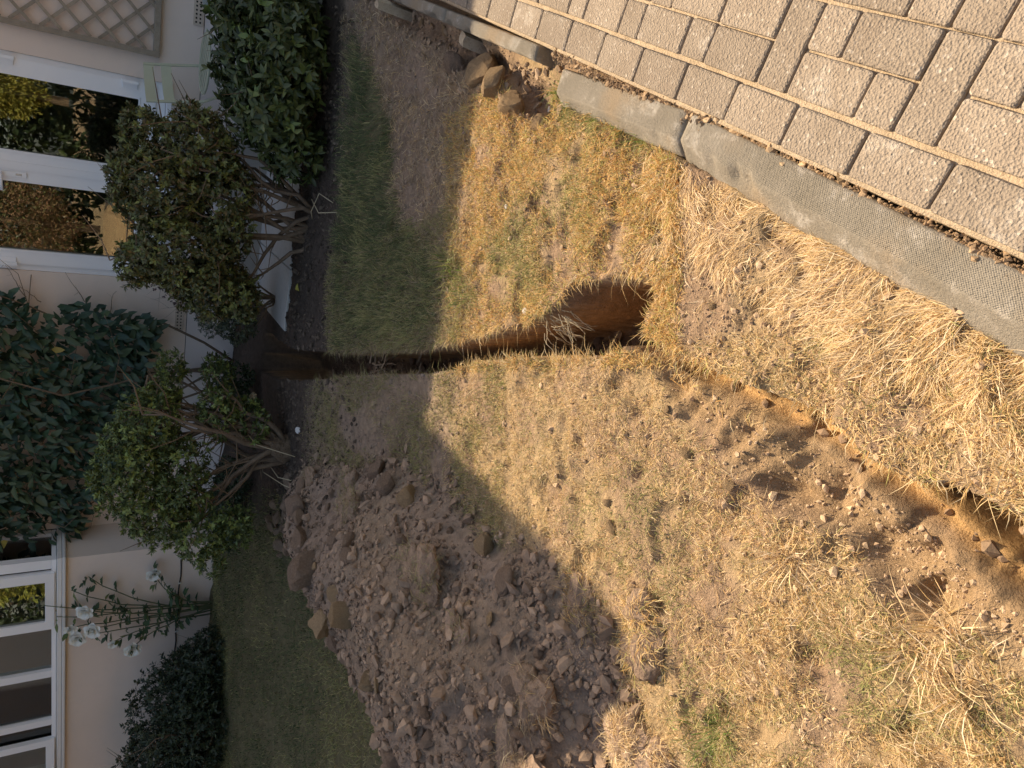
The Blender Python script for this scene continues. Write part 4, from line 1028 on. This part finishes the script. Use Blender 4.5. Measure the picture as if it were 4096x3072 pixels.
# sods: upturned pieces of turf lying on the heap and at the sunlit foot of it
def sod(label, x, y, r, h, n, pal, pal2, w2, seed, lmin=.03, lmax=.075):
    z = float(ground_z(np.array(x), np.array(y)))
    root = empty('turf_sod', (x, y, z - .012)); tag(root, label, 'sod', 'sods of turf thrown on the heap')
    rg = np.random.default_rng(seed); lobes = []
    Vs = []; Fs = []; off = 0
    for q in range(5):
        t = rg.uniform(0, 6.28); d = r * (rg.uniform(.35, .85) if q else 0)
        c = np.array([d * math.cos(t), d * math.sin(t), 0]); k = rg.uniform(.45, .75) if q else .7
        V, F = ICO3; V = V.copy(); V *= (1 + .30 * n3(V, .6, seed + q) + .14 * n3(V, .2, seed + 2 + q))[:, None]
        ex = np.array([r * k * rg.uniform(.8, 1.3), r * k * rg.uniform(.7, 1.1), h * rg.uniform(.45, .8)])
        Vs.append(V * ex + c); Fs.append(F + off); off += len(V); lobes.append((c, ex))
    obj('soil_root', np_mesh('soil_root', np.concatenate(Vs), np.concatenate(Fs), [M['clod']], False), root)
    n = int(n * 1.5); li = rg.integers(0, 5, n); u = rg.normal(size=(n, 3)); u[:, 2] = np.abs(u[:, 2]) * .9 + .1; u /= np.linalg.norm(u, axis=1)[:, None]
    C = np.array([l[0] for l in lobes])[li]; E = np.array([l[1] for l in lobes])[li]
    p = C + u * E * .98
    keep = fbm(p[:, 0] + x, p[:, 1] + y, .05, 2, seed) > -.22
    p = p[keep]; u = u[keep]; n = len(p)
    flow = 6 * fbm(p[:, 0] + x, p[:, 1] + y, .10, 2, seed + 7)
    rad = np.arctan2(p[:, 1], p[:, 0]); az = np.where(rg.random(n) < .35, rad, flow) + rg.normal(0, .7, n)
    ln = np.clip(rg.normal(1.25, .35, n), .2, 1.8)
    L = rg.uniform(lmin * .6, lmax, n)
    blades('turf', p[:, 0], p[:, 1], p[:, 2], L, rg.uniform(.0012, .0024, n), ln, az, palmix(pal, pal2, w2 + np.zeros(n)), .8, 'straw', root)
sod('grey-green grassy sod high on the right slope of the heap', -.66, 3.42, .11, .05, 900, 'olive', 'brown', .55, 401)
sod('brown grassy sod beside the reddish split clod', -.55, 3.62, .10, .045, 800, 'olive', 'brown', .6, 402)
sod('long haired grey sod in the middle of the heap', -.78, 2.62, .15, .05, 1500, 'brown', 'olive', .3, 403, .04, .09)
sod('small sod under the long haired sod, nearer the camera', -.92, 2.25, .09, .04, 700, 'brown', 'olive', .35, 404)
sod('dark brown sod on the near slope, left of the rusty one', -.98, 1.93, .10, .055, 1100, 'brown', 'straw', .25, 405)
sod('rusty brown sod hanging at the shadow edge of the heap', -.74, 1.80, .085, .05, 1000, 'brown', 'gold', .4, 406)
sod('wide matted sod low on the left of the heap', -1.28, 1.95, .16, .05, 1700, 'brown', 'straw', .25, 407, .03, .08)
sod('large sunlit straw sod at the foot of the heap', -.70, 1.52, .095, .075, 1800, 'straw', 'gold', .35, 408, .025, .06)
sod('sunlit straw sod at the left picture edge', -1.06, 1.52, .11, .085, 2000, 'straw', 'pale', .4, 409, .03, .07)
sod('sod of grass at the far end of the heap', -.58, 4.1, .08, .04, 500, 'olive', 'brown', .5, 410)
sod('grey matted sod on the lawn side of the heap', -1.62, 2.9, .12, .05, 900, 'brown', 'olive', .3, 411)
sod('overhanging turf lump on the right lip of the trench', .235, 1.93, .05, .05, 800, 'gold', 'brown', .4, 412, .02, .06)

# hairy roots hanging in the trench
for (x, y, z, L, nn, l) in ((.22, 1.97, -.01, .10, 34, 'bundle of straw roots hanging from the turf lump into the trench'), (.085, 3.55, .0, .22, 14, 'grey root crossing the trench in the shade')):
    mb = MB(); rg = random.Random(int(x * 1000))
    for k in range(nn):
        p = Vector((x + rg.uniform(-.05, .03), y + rg.uniform(-.09, .05), z + rg.uniform(-.03, .02))); d = Vector((rg.uniform(-.8, -.1), rg.uniform(-.6, .4), rg.uniform(-.9, -.1))) if nn > 20 else Vector((rg.uniform(-.3, .9), rg.uniform(-1, .5), rg.uniform(-.3, .1)))
        pts = [p]
        for s_ in range(4): d = (d + Vector((rg.uniform(-.5, .5), rg.uniform(-.5, .5), rg.uniform(-.5, .3)))).normalized(); p = p + d * L * rg.uniform(.15, .32); pts.append(p)
        mb.tube(pts, [.0016, .0014, .0012, .001, .0006] if nn > 20 else [.006, .005, .004, .003, .002], 4)
    o = mb.build('hanging_roots', M['drystem' if nn > 20 else 'twig']); tag(o, l, 'roots')

# ------------------------------------------------------------------ shrubs and climbers
def unit(v): return v / (np.linalg.norm(v, axis=-1, keepdims=True) + 1e-9)
def leaf_geo(P, D, Nn, L, W, C, fold=.22, big=True):
    """leaf blades: base at P, pointing along D, face normal Nn; folded along the midrib"""
    S = unit(np.cross(D, Nn)); Nn = np.cross(S, D)
    n = len(P); L = L[:, None]; W = W[:, None]
    if big:
        V = np.stack([P, P + D * L * .38 - S * W * .5 + Nn * W * fold, P + D * L * .45, P + D * L * .38 + S * W * .5 + Nn * W * fold,
                      P + D * L * .74 - S * W * .34 + Nn * (W * fold * .5 - L * .03), P + D * L * .74 + S * W * .34 + Nn * (W * fold * .5 - L * .03), P + D * L - Nn * L * .10], 1)
        T = np.array([[0, 2, 1], [0, 3, 2], [2, 6, 4], [2, 5, 6], [1, 2, 4], [3, 5, 2]]); m = 7
    else:
        V = np.stack([P, P + D * L * .5 - S * W * .5 + Nn * W * fold, P + D * L * .5 + S * W * .5 + Nn * W * fold, P + D * L], 1)
        T = np.array([[0, 3, 1], [0, 2, 3]]); m = 4
    F = (T[None] + (np.arange(n) * m)[:, None, None]).reshape(-1, 3)
    return V.reshape(-1, 3), F, np.repeat(C, m, 0)
LEAF_VAR = {}
def leaf_objs(parent, P, D, Nn, L, W, key, mat):
    """single leaves as parts sharing a few meshes"""
    if key not in LEAF_VAR:
        LEAF_VAR[key] = []
        for k in range(4):
            f = (.10, .2, .3, .16)[k]
            V, F, C = leaf_geo(np.zeros((1, 3)), np.array([[1., 0, 0]]), np.array([[0, 0, 1.]]), np.ones(1), np.array([(.40, .46, .36, .5)[k]]), np.zeros((1, 3)), f)
            LEAF_VAR[key].append(np_mesh('leaf', V, F, [mat], True))
    base = Vector(parent.location)
    for i in range(len(P)):
        d = Vector(D[i]).normalized(); s = d.cross(Vector(Nn[i])).normalized(); nn = s.cross(d)
        o = obj('leaf', LEAF_VAR[key][i % 4], parent)
        l = float(L[i])
        R = Matrix(((d.x * l, -s.x * l, nn.x * l, P[i][0] - base.x), (d.y * l, -s.y * l, nn.y * l, P[i][1] - base.y), (d.z * l, -s.z * l, nn.z * l, P[i][2] - base.z), (0, 0, 0, 1)))
        o.matrix_local = R
CAMP = np.array([0, 0, 1.42])
def rosettes(blobs, nclus, per, Lr, wl, seed, up=.35, spread=(35, 85), inner=.55, clip=None, noise=.28, nscale=.16):
    """leaf rosettes spread through a crown made of several ellipsoids"""
    rng = np.random.default_rng(seed)
    B = np.array(blobs, float); vol = B[:, 3] * B[:, 4] * B[:, 5]; pr = vol ** .75; pr /= pr.sum()
    k = rng.choice(len(B), nclus, p=pr); u = unit(rng.normal(size=(nclus, 3)))
    rad = inner + (1 - inner) * rng.random(nclus) ** .45
    lump = 1 + noise * fbm(u[:, 0] * B[k, 3] + B[k, 0] * 3, u[:, 1] * B[k, 4] + u[:, 2] * B[k, 5] * 1.7 + B[k, 2], nscale, 3, seed) 
    P = B[k, :3] + u * B[k, 3:6] * (rad * lump)[:, None]
    O = unit(u / B[k, 3:6] + np.array([0, 0, up]) * 1.2 + rng.normal(0, .35, (nclus, 3)))
    if clip is not None:
        m = clip(P); P, O, k, rad = P[m], O[m], k[m], rad[m]
    n = len(P); P2 = np.repeat(P, per, 0); O2 = np.repeat(O, per, 0); m = n * per
    a = rng.uniform(0, 6.28, m); t1 = unit(np.cross(O2, rng.normal(size=(m, 3)))); 
    th = np.radians(rng.uniform(spread[0], spread[1], m))
    D = O2 * np.cos(th)[:, None] + t1 * np.sin(th)[:, None]
    L = rng.uniform(Lr[0], Lr[1], m); W = L * rng.uniform(wl[0], wl[1], m)
    Pb = P2 - O2 * (rng.random(m) * L * .9)[:, None]
    return Pb, unit(D), unit(O2 + rng.normal(0, .3, (m, 3))), L, W, np.repeat(rad, per), P, O
def stems(root, starts, targets, r0, seed, mat='bark', sub=None, name='stem', wig=.55, n=8):
    rg = random.Random(seed); base = Vector(root.location)
    for i, (a, b) in enumerate(zip(starts, targets)):
        a = Vector(a); b = Vector(b); mb = MB(); pts = []
        L = (b - a).length
        off = Vector((0, 0, 0))
        for k in range(n):
            t = k / (n - 1)
            off = off + Vector((rg.uniform(-1, 1), rg.uniform(-1, 1), rg.uniform(-.5, .5))) * wig * L / n if 0 < k < n - 1 else off * (.5 if k else 0)
            p = a.lerp(b, t) + Vector((0, 0, 1)) * math.sin(t * 2.2) * L * .05 + off
            pts.append(p - base)
        mb.tube(pts, [r0 * (1 - .75 * k / (n - 1)) for k in range(n)], 6)
        o = mb.build(name, M[mat], root, True)
        if sub:
            sb = MB()
            for _ in range(sub):
                k = rg.randrange(2, n); p = pts[k]; d = Vector((rg.uniform(-1, 1), rg.uniform(-1, 1), rg.uniform(-.2, 1))).normalized(); l = L * rg.uniform(.15, .4)
                q = p + d * l * .5 + Vector((rg.uniform(-1, 1), rg.uniform(-1, 1), rg.uniform(-1, 1))) * l * .1
                sb.tube([p, q, p + d * l + Vector((0, 0, l * .15))], [r0 * .28, r0 * .2, r0 * .08], 4, False)
            t_ = sb.build('twigs', M['twig'], o, False); tag(t_, kind='stuff')
def shrub(name, label, base, blobs, nclus, per, Lr, wl, seed, cols, big=False, singles=0, key=None, mat=None, stem=None, target_n=10, r0=.012, yfrac=.2, young=None, sub=5, group=None, **kw):
    root = empty(name, base); tag(root, label, 'shrub', group)
    P, D, Nn, L, W, rad, CP, CO = rosettes(blobs, nclus, per, Lr, wl, seed, **kw)
    rng = np.random.default_rng(seed + 1); n = len(P)
    cols = np.array(cols); C = cols[rng.integers(0, len(cols), n)] * rng.uniform(.8, 1.2, (n, 1))
    if young is not None:
        yk = np.repeat(rng.random(n // per) < yfrac, per) & (rad > .8)
        C[yk] = np.array(young) * rng.uniform(.8, 1.2, (int(yk.sum()), 1))
    if singles:
        front = ((P - np.array(blobs)[:, :3].mean(0)) * unit(CAMP - np.array(base))).sum(1) + .3 * rng.random(n)
        inview = np.abs(P[:, 0] / P[:, 1]) < .56
        idx = np.argsort(-np.where(inview, front, -9))[:singles]
        leaf_objs(root, P[idx], D[idx], Nn[idx], L[idx] * 1.08, W[idx], key, mat)
        m = np.ones(n, bool); m[idx] = False; P, D, Nn, L, W, C = P[m], D[m], Nn[m], L[m], W[m], C[m]
    V, F, CC = leaf_geo(P - np.array(base), D, Nn, L, W, C, .2, big)
    o = obj('foliage', np_mesh('foliage', V, F, [M['leaf']], True, CC), root); tag(o, kind='stuff')
    st = stem or [base]
    rg = random.Random(seed); tg = [CP[rg.randrange(len(CP))] for _ in range(target_n)]
    stems(root, [st[i % len(st)] for i in range(target_n)], tg, r0, seed, sub=sub)
    return root
LAUREL = objleaf_mat('laurel_leaf', [(0.0, (.055, .08, .03)), (.45, (.08, .11, .038)), (.8, (.11, .14, .045)), (1.0, (.20, .23, .06))], .38)
CLIMB = objleaf_mat('climber_leaf', [(0.0, (.045, .07, .035)), (.5, (.065, .095, .045)), (.93, (.085, .12, .052)), (.985, (.09, .12, .05)), (1.0, (.5, .33, .06))], .45)
ROSEL = objleaf_mat('rose_leaf', [(0.0, (.035, .075, .035)), (.7, (.06, .11, .045)), (1.0, (.16, .20, .06))], .45)
# dark glossy shrub on the right
shrub('laurel_shrub', 'dark glossy broad leaved shrub in the bed, in front of the chairs', (1.75, 4.25, .07),
      [(1.56, 4.22, .34, .28, .30, .24), (1.85, 4.10, .32, .36, .32, .26), (2.2, 4.25, .36, .45, .38, .33), (1.38, 4.25, .22, .20, .24, .17), (1.95, 4.40, .44, .40, .32, .22), (2.6, 4.4, .36, .5, .4, .36)], 2300, 7, (.045, .075), (.36, .46), 21,
      [(.06, .085, .03), (.085, .11, .038), (.05, .07, .028), (.10, .13, .04)], True, 300, 'laurel', LAUREL, target_n=14, r0=.014, young=(.15, .21, .06), yfrac=.10)
# olive green shrub with bare lower stems
shrub('box_shrub', 'olive green box shrub with bare brown stems in front of the double doors', (1.02, 4.42, .07),
      [(1.15, 4.62, .90, .30, .28, .24), (.80, 4.68, .78, .28, .28, .30), (1.38, 4.55, .70, .30, .26, .24), (.62, 4.75, .60, .22, .22, .22), (1.05, 4.55, .55, .34, .24, .18), (1.48, 4.68, .98, .16, .16, .15), (.72, 4.75, 1.0, .18, .18, .14), (1.2, 4.68, 1.08, .18, .16, .12), (.55, 4.70, .42, .16, .16, .12)],
      4300, 9, (.024, .040), (.36, .50), 23, [(.11, .125, .045), (.09, .11, .04), (.14, .145, .05), (.16, .12, .05), (.08, .09, .035)], False,
      stem=[(.98, 4.44, .05), (1.05, 4.36, .05), (1.10, 4.44, .05), (.90, 4.5, .05)], target_n=16, r0=.016, young=(.20, .23, .07), yfrac=.22, sub=7)
shrub('grey_shrub', 'fine leaved grey-green shrub with a dead twiggy skirt at the end of the patio', (.62, 5.2, .08),
      [(.55, 5.25, .45, .24, .2, .16), (.42, 5.2, .34, .16, .16, .14), (.70, 5.15, .55, .18, .18, .15)], 1100, 9, (.016, .028), (.3, .42), 25,
      [(.10, .13, .08), (.12, .15, .09), (.085, .11, .065)], False, target_n=10, r0=.008, sub=12)
shrub('barberry_shrub', 'small purple leaved shrub with thin dark stems against the wall below the left door hinge', (.90, 5.9, .09),
      [(.78, 5.95, .70, .14, .10, .12), (.66, 5.98, .60, .12, .1, .1)], 110, 5, (.015, .026), (.4, .55), 26, [(.07, .025, .03), (.10, .035, .04), (.05, .02, .025)], False, target_n=16, r0=.004, sub=6, inner=.3)
# leggy yellow-green shrub left of the trench
shrub('leggy_box_shrub', 'leggy yellow-green box shrub with a gnarled trunk, left of the trench end', (-.42, 4.88, .08),
      [(-.55, 5.15, 1.02, .34, .28, .22), (-.30, 5.1, .92, .26, .25, .22), (-.82, 5.1, .88, .26, .25, .24), (-.62, 5.05, .72, .32, .25, .18), (-.98, 5.0, .62, .20, .2, .18), (-.12, 5.2, .82, .16, .18, .16), (-.20, 5.0, .50, .20, .2, .14), (-.25, 4.95, .30, .18, .16, .12), (-.95, 4.95, .42, .16, .16, .13), (-1.16, 5.0, .55, .12, .12, .10), (.10, 5.35, .75, .14, .15, .12), (.08, 5.3, .45, .16, .15, .12)],
      3100, 8, (.024, .040), (.36, .48), 27, [(.10, .14, .042), (.12, .16, .05), (.085, .12, .038), (.14, .17, .055), (.07, .10, .035)], False,
      stem=[(-.40, 4.86, .10), (-.46, 4.88, .10), (-.52, 4.88, .08)], target_n=18, r0=.020, young=(.21, .27, .075), yfrac=.40, sub=8, noise=.35)
shrub('low_evergreen', 'low dark evergreen plant at the foot of the wall, left of the leggy shrub', (-1.08, 6.0, .12),
      [(-1.0, 5.95, .30, .26, .2, .17), (-.75, 5.8, .26, .2, .2, .15), (-1.22, 6.0, .26, .14, .14, .12)], 650, 8, (.02, .034), (.34, .45), 29, [(.035, .065, .032), (.045, .08, .036)], False, target_n=8, r0=.006)
shrub('low_evergreen', 'low dark evergreen plant right behind the leggy trunk', (-.15, 5.75, .09), [(-.12, 5.75, .28, .2, .18, .18), (.06, 5.7, .22, .12, .14, .12)], 420, 8, (.02, .034), (.34, .45), 31, [(.035, .065, .032), (.045, .08, .036)], False, target_n=6, r0=.006)
# rounded dark bush under the bay window
bx, by_ = wpt(-2.75, .475 + .62)
shrub('round_bush', 'rounded dark green bush under the bay window, cut off by the picture edge', (bx, by_, .2),
      [(bx, by_, .58, .62, .42, .36), (bx + .36, by_ - .12, .42, .40, .34, .28), (bx - .45, by_ + .1, .62, .5, .4, .36), (bx + .62, by_ - .2, .32, .26, .26, .20), (bx + .05, by_ - .2, .38, .5, .36, .3)],
      3600, 8, (.028, .046), (.34, .44), 33, [(.032, .052, .028), (.04, .062, .032), (.05, .07, .035), (.026, .042, .024)], False, target_n=10, r0=.012, young=(.07, .09, .04), yfrac=.12, noise=.22)
# trunk of the leggy shrub: a gnarled root stump
mb = MB()
lg = bpy.data.objects['leggy_box_shrub']
V, F = ICO3; V = V.copy(); V *= (1 + .25 * n3(V, .6, 91) + .16 * n3(V * np.array([1, 1, .25]), .16, 92))[:, None]; V *= np.array([.085, .075, .11])
obj('trunk', np_mesh('trunk', V + np.array([-.02, .0, .02]), F, [M['stump']], False), lg)

# climber: big dark pointed leaves covering the wall between the doors and the bay
def climber():
    x0, y0 = wpt(-.2, .0); root = empty('wall_climber', (x0, y0, .1)); tag(root, 'dense climber with large dark pointed leaves covering the wall between bay and doors', 'climber')
    rng = np.random.default_rng(44); n = 4200
    s = rng.uniform(-1.28, .86, n); z = rng.uniform(.5, 2.7, n)
    edge_r = .80 - .10 * np.abs(np.sin(z * 5)) + .12 * fbm(z, z * 0, .25, 2, 45); edge_r = np.where(z < .95, np.minimum(edge_r, .78 - 1.0 * (.95 - z)), edge_r)
    low = .72 + .50 * sm(-.5, -1.2, s) + .08 * fbm(s, s * 0, .2, 2, 46) - .08 * sm(.4, .8, s)
    k = (s < edge_r) & (z > low); s, z = s[k], z[k]; n = len(s)
    thick = .08 + .20 * rng.random(n) * (.6 + .4 * fbm(s, z, .35, 2, 47) + .3)
    X, Y = wpt(s, thick); P = np.stack([X, Y, z], -1)
    T = np.array([HA[0], HA[1], 0]); Nw = np.array([HN[0], HN[1], 0])
    D = unit(T * rng.normal(0, .75, (n, 1)) + np.array([0, 0, -1.]) * rng.uniform(.1, 1.1, (n, 1)) + Nw * rng.uniform(.15, .75, (n, 1)))
    Nn = unit(Nw * .9 + np.array([0, 0, .75]) + rng.normal(0, .35, (n, 3)))
    L = rng.uniform(.075, .135, n); W = L * rng.uniform(.38, .5, n)
    vis = (z < 1.85) * thick + .15 * rng.random(n) * (z < 1.85)
    idx = np.argsort(-vis)[:300]
    leaf_objs(root, P[idx], D[idx], Nn[idx], L[idx] * 1.05, W[idx], 'climb', CLIMB)
    m = np.ones(n, bool); m[idx] = False
    cols = np.array([(.03, .065, .04), (.04, .08, .045), (.05, .095, .05)]); C = cols[rng.integers(0, 3, n)] * rng.uniform(.75, 1.25, (n, 1))
    V, F, CC = leaf_geo(P[m] - np.array([x0, y0, .1]), D[m], Nn[m], L[m], W[m], C[m], .2, True)
    o = obj('foliage', np_mesh('foliage', V, F, [M['leaf']], True, CC), root); tag(o, kind='stuff')
    rg = random.Random(4); st = []; tg = []
    for i in range(12):
        a = rg.uniform(-.5, .3); b = rg.uniform(-1.1, .7); st.append((*wpt(a, .06), .08)); tg.append((*wpt(b, .07), rg.uniform(1.4, 2.4)))
    stems(root, st, tg, .012, 5, sub=4)
    # thin shoots feeling across the wall towards the doors
    for (s0, z0, s1, z1) in ((.72, 1.22, .93, 1.34), (.74, 1.60, .95, 1.72), (.60, 1.05, .80, .98), (.70, 1.50, .80, 1.62)):
        stems(root, [(*wpt(s0, .1), z0)], [(*wpt(s1, .03), z1)], .0035, int(s1 * 100), mat='twig', sub=3, name='shoot')
climber()

# climbing rose under the bay window
def rose():
    bs, bo = -1.98, .475 + .10
    base = (*wpt(bs, bo), .19); root = empty('rose_bush', base); tag(root, 'white flowering rose growing up the bay wall beside the round bush', 'rose bush')
    rg = random.Random(9); B = Vector(base)
    tips = [(-1.74, 1.20, .15), (-1.93, 1.14, .16), (-1.92, 1.30, .12), (-2.01, 1.25, .13), (-2.18, .85, .18), (-2.12, 1.0, .15), (-1.53, .70, .06), (-1.60, 1.30, .07), (-1.72, 1.50, .05), (-1.62, .62, .1), (-1.85, 1.40, .05), (-1.5, 1.18, .05)]
    LP = []; LD = []; LN = []; LL = []
    for i, (s, z, o_) in enumerate(tips):
        a = Vector((*wpt(bs + rg.uniform(-.06, .09), bo), .17)); b = Vector((*wpt(s, .475 + o_), z)); mb = MB(); pts = []
        mid = a.lerp(b, .5) + Vector((*(HA * (bs - s) * .35), .12))
        n = 9
        for k in range(n):
            t = k / (n - 1); p = a * (1 - t) ** 2 + mid * 2 * t * (1 - t) + b * t * t
            p = p + Vector((rg.uniform(-.008, .008), rg.uniform(-.008, .008), 0)); pts.append(p - B)
        mb.tube(pts, [.0075 - .0005 * k for k in range(n)], 5); mb.build('stem', M['rose_stem'], root, True)
        for k in range(2, n):
            for _ in range(rg.choice([1, 1, 2])):
                d = np.array([rg.uniform(-1, 1), rg.uniform(-1, .3), rg.uniform(-.4, .6)]); d = d / np.linalg.norm(d)
                p = np.array(pts[k] + B); pet = p + d * .05; side = unit(np.cross(d, [0, 0, 1.]))
                for dd, off in ((d, 1.0), (d * .6 + side * .8, .7), (d * .6 - side * .8, .7), (d * .5 + side * .85, .2), (d * .5 - side * .85, .2)):
                    LP.append(p + d * .05 * off); LD.append(unit(dd)); LN.append(unit(np.array([HN[0] * .6, HN[1] * .6, .8]) + np.array([rg.uniform(-.4, .4) for _ in range(3)]))); LL.append(rg.uniform(.055, .09))
    LP, LD, LN, LL = map(np.array, (LP, LD, LN, LL)); idx = np.random.default_rng(2).permutation(len(LP))[:300]
    leaf_objs(root, LP[idx], LD[idx], LN[idx], LL[idx], LL[idx], 'rose', ROSEL)
    for i, (s, z, o_) in enumerate(tips[:7]):
        r = (.058, .060, .045, .058, .060, .034, .052)[i]
        c = Vector((*wpt(s, .475 + o_ + .02), z)); f = empty('flower', c - B, 0, root); out = Vector((HN[0], HN[1], rg.uniform(-.1, .6))).normalized()
        q = out.to_track_quat('Z', 'Y')
        for ring, (cnt, tilt, pr) in enumerate(((6, 1.35, 1.0), (6, 1.05, .9), (5, .7, .75), (4, .4, .55), (3, .15, .4))):
            for k in range(cnt):
                a = 2 * math.pi * k / cnt + ring * .5 + rg.uniform(-.2, .2); R = r * 1.15 * pr; V = []; F = []
                tl = tilt + rg.uniform(-.12, .12)
                for ii in range(4):
                    for jj in range(4):
                        t = ii / 3; w = (jj / 3 - .5) * 2; wd = R * .55 * math.sin(math.pi * (.18 + .72 * t)) 
                        rad = math.sin(tl) * R * t + .10 * R; h = math.cos(tl) * R * t + (R * .12 * (w * w)) - (.18 * R * t * t if tl > .9 else 0) + .3 * r - ring * .02 * r
                        x = rad; y = w * wd; V.append((x * math.cos(a) - y * math.sin(a), x * math.sin(a) + y * math.cos(a), h))
                for ii in range(3):
                    for jj in range(3): F.append((ii * 4 + jj, ii * 4 + jj + 1, ii * 4 + jj + 5, ii * 4 + jj + 4))
                V = [q @ Vector(v) for v in V]
                MB().add(V, F).build('petal', M['petal'], f, True)
rose()

# dry seed head leaning over the trench end
mb = MB(); pts = [(-.47, 4.62, .11), (-.40, 4.85, .30), (-.28, 5.0, .36), (-.15, 5.05, .34), (-.08, 4.98, .29)]
mb.tube(pts, [.003, .0028, .0025, .002, .0018], 5)
sh = mb.build('seed_head', M['drystem'], None, True); tag(sh, 'thin dry stalk with a round grey seed head near the trench end', 'seed head')
mb = MB(); rg = random.Random(3)
for k in range(60):
    d = Vector((rg.gauss(0, 1), rg.gauss(0, 1), rg.gauss(0, 1))).normalized(); mb.tube([(0, 0, 0), d * .026], [.0008, .0015], 3)
o = mb.build('umbel', M['drystem'], sh); o.location = pts[-1]
tag(o, kind='stuff')
# fallen leaves and straws in the bed
for (x, y, a, l, m) in ((.60, 4.60, .4, 'fallen yellow leaf lying on the dark bed', (.55, .48, .10)), (1.12, 3.86, 1.2, 'fallen pale brown leaf under the dark shrub', (.42, .30, .20))):
    V, F, C = leaf_geo(np.zeros((1, 3)), np.array([[1., 0, 0]]), np.array([[0, 0, 1.]]), np.array([.06]), np.array([.04]), np.array([m]), .3)
    o = obj('fallen_leaf', np_mesh('fallen_leaf', V, F, [M['leaf']], True, C)); o.location = (x, y, float(ground_z(np.array(x), np.array(y))) + .012); o.rotation_euler = (.2, -.15, a); tag(o, l, 'leaf')
for i, (pts, l) in enumerate((([(1.05, 4.02, .06), (1.12, 4.12, .11), (1.02, 4.18, .14), (1.0, 4.28, .10)], 'bent dry straw sticking up at the edge of the green strip'), ([(.98, 3.95, .06), (1.0, 4.1, .12), (1.1, 4.2, .13)], 'pale dry straw leaning against the dark shrub'),
                             ([(-.68, 4.62, .12), (-.66, 4.72, .16), (-.60, 5.0, .22), (-.52, 5.1, .20)], 'long pale dry stalk lying by the gnarled trunk'), ([(-.62, 4.60, .14), (-.62, 4.8, .17), (-.52, 5.0, .20)], 'short pale dry stalk beside the long one'))):
    mb = MB(); mb.tube(pts, .0028, 5); tag(mb.build('dry_straw', M['drystem'], None, True), l, 'straw')

# ------------------------------------------------------------------ the rest of the garden, seen in the glass
def far_plant(name, label, x, y, r, h, n, cols, seed, cat, L=(.10, .2), base=0.0):
    root = empty(name, (x, y, base)); tag(root, label, cat)
    rng = np.random.default_rng(seed); u = unit(rng.normal(size=(n, 3))); rad = .5 + .5 * rng.random(n) ** .5
    lump = 1 + .3 * fbm(u[:, 0] * r * 2, u[:, 2] * h + u[:, 1] * r, .5, 3, seed)
    P = u * np.array([r, r, h / 2]) * (rad * lump)[:, None] + np.array([0, 0, h * .55])
    cols = np.array(cols); C = cols[rng.integers(0, len(cols), n)] * rng.uniform(.7, 1.3, (n, 1)); l = rng.uniform(*L, n)
    V, F, CC = leaf_geo(P, unit(u + rng.normal(0, .7, (n, 3))), unit(rng.normal(size=(n, 3))), l, l * .45, C, .2, False)
    o = obj('crown', np_mesh('crown', V, F, [M['leaf']], False, CC), root); tag(o, kind='stuff')
    w = MB(); w.tube([(0, 0, -.2), (.02, 0, h * .3), (0, .03, h * .6)], [.09, .07, .04], 7); w.build('trunk', M['bark'], root)
GX = lambda s, o: wpt(s, o)
far_plant('golden_conifer', 'golden yellow conifer mirrored in the right door glass', *GX(1.55, 12.5), .62, 3.4, 14000, [(.36, .33, .07), (.28, .29, .06), (.42, .37, .09)], 51, 'tree', (.05, .11), base=1.35)
far_plant('red_bush', 'russet bush mirrored in the left door glass', *GX(-1.0, 12.0), 1.15, 3.4, 14000, [(.30, .17, .10), (.26, .18, .09), (.20, .20, .08), (.34, .21, .13)], 52, 'bush', (.045, .10), base=.75)
far_plant('golden_conifer', 'golden green conifer mirrored in the bay window', *GX(-9.2, 13.0), 1.1, 5.0, 7000, [(.30, .32, .06), (.38, .36, .08), (.22, .26, .05)], 53, 'tree', (.1, .22))
far_plant('golden_conifer', 'pale green tree mirrored at the edge of the bay window', *GX(-6.2, 13.5), 1.0, 4.0, 6000, [(.26, .27, .07), (.2, .24, .06)], 54, 'tree', (.1, .22))
for i, s in enumerate(np.arange(-16, 12, 2.6)):
    far_plant('hedge_shrub', 'dark evergreen hedge shrub mirrored in the glass, ' + ('first', 'second', 'third', 'fourth', 'fifth', 'sixth', 'seventh', 'eighth', 'ninth', 'tenth', 'last')[i] + ' along the hedge', *GX(s, 16.5 + .5 * math.sin(i)), 2.0, 4.4 + .5 * math.sin(i * 2.1), 3200, [(.03, .05, .022), (.045, .07, .03), (.06, .085, .03)], 60 + i, 'hedge', (.18, .34))

# a bank of pale dug soil under the russet bush, mirrored in the left door
mx_, my_ = GX(-.7, 10.6)
V, F = ICO3; V = V.copy(); V *= (1 + .25 * n3(V, .5, 95) + .10 * n3(V, .15, 96))[:, None]
o = obj('soil_bank', np_mesh('soil_bank', V * np.array([1.4, 1.0, .55]), F, [M['clay']], False), None, (mx_, my_, 0)); tag(o, 'pale bank of dug soil mirrored low in the left door glass', 'soil bank')
# a loose pile of dug soil beside the gnarled trunk
rng = random.Random(31)
for i in range(26):
    place_clod(rng.choice(CL), -.98 + rng.gauss(0, .12), 4.95 + rng.gauss(0, .16), rng.uniform(.03, .06), .2, 'dark reddish clod in the small pile beside the gnarled trunk', 'clod', 'clods by the gnarled trunk')
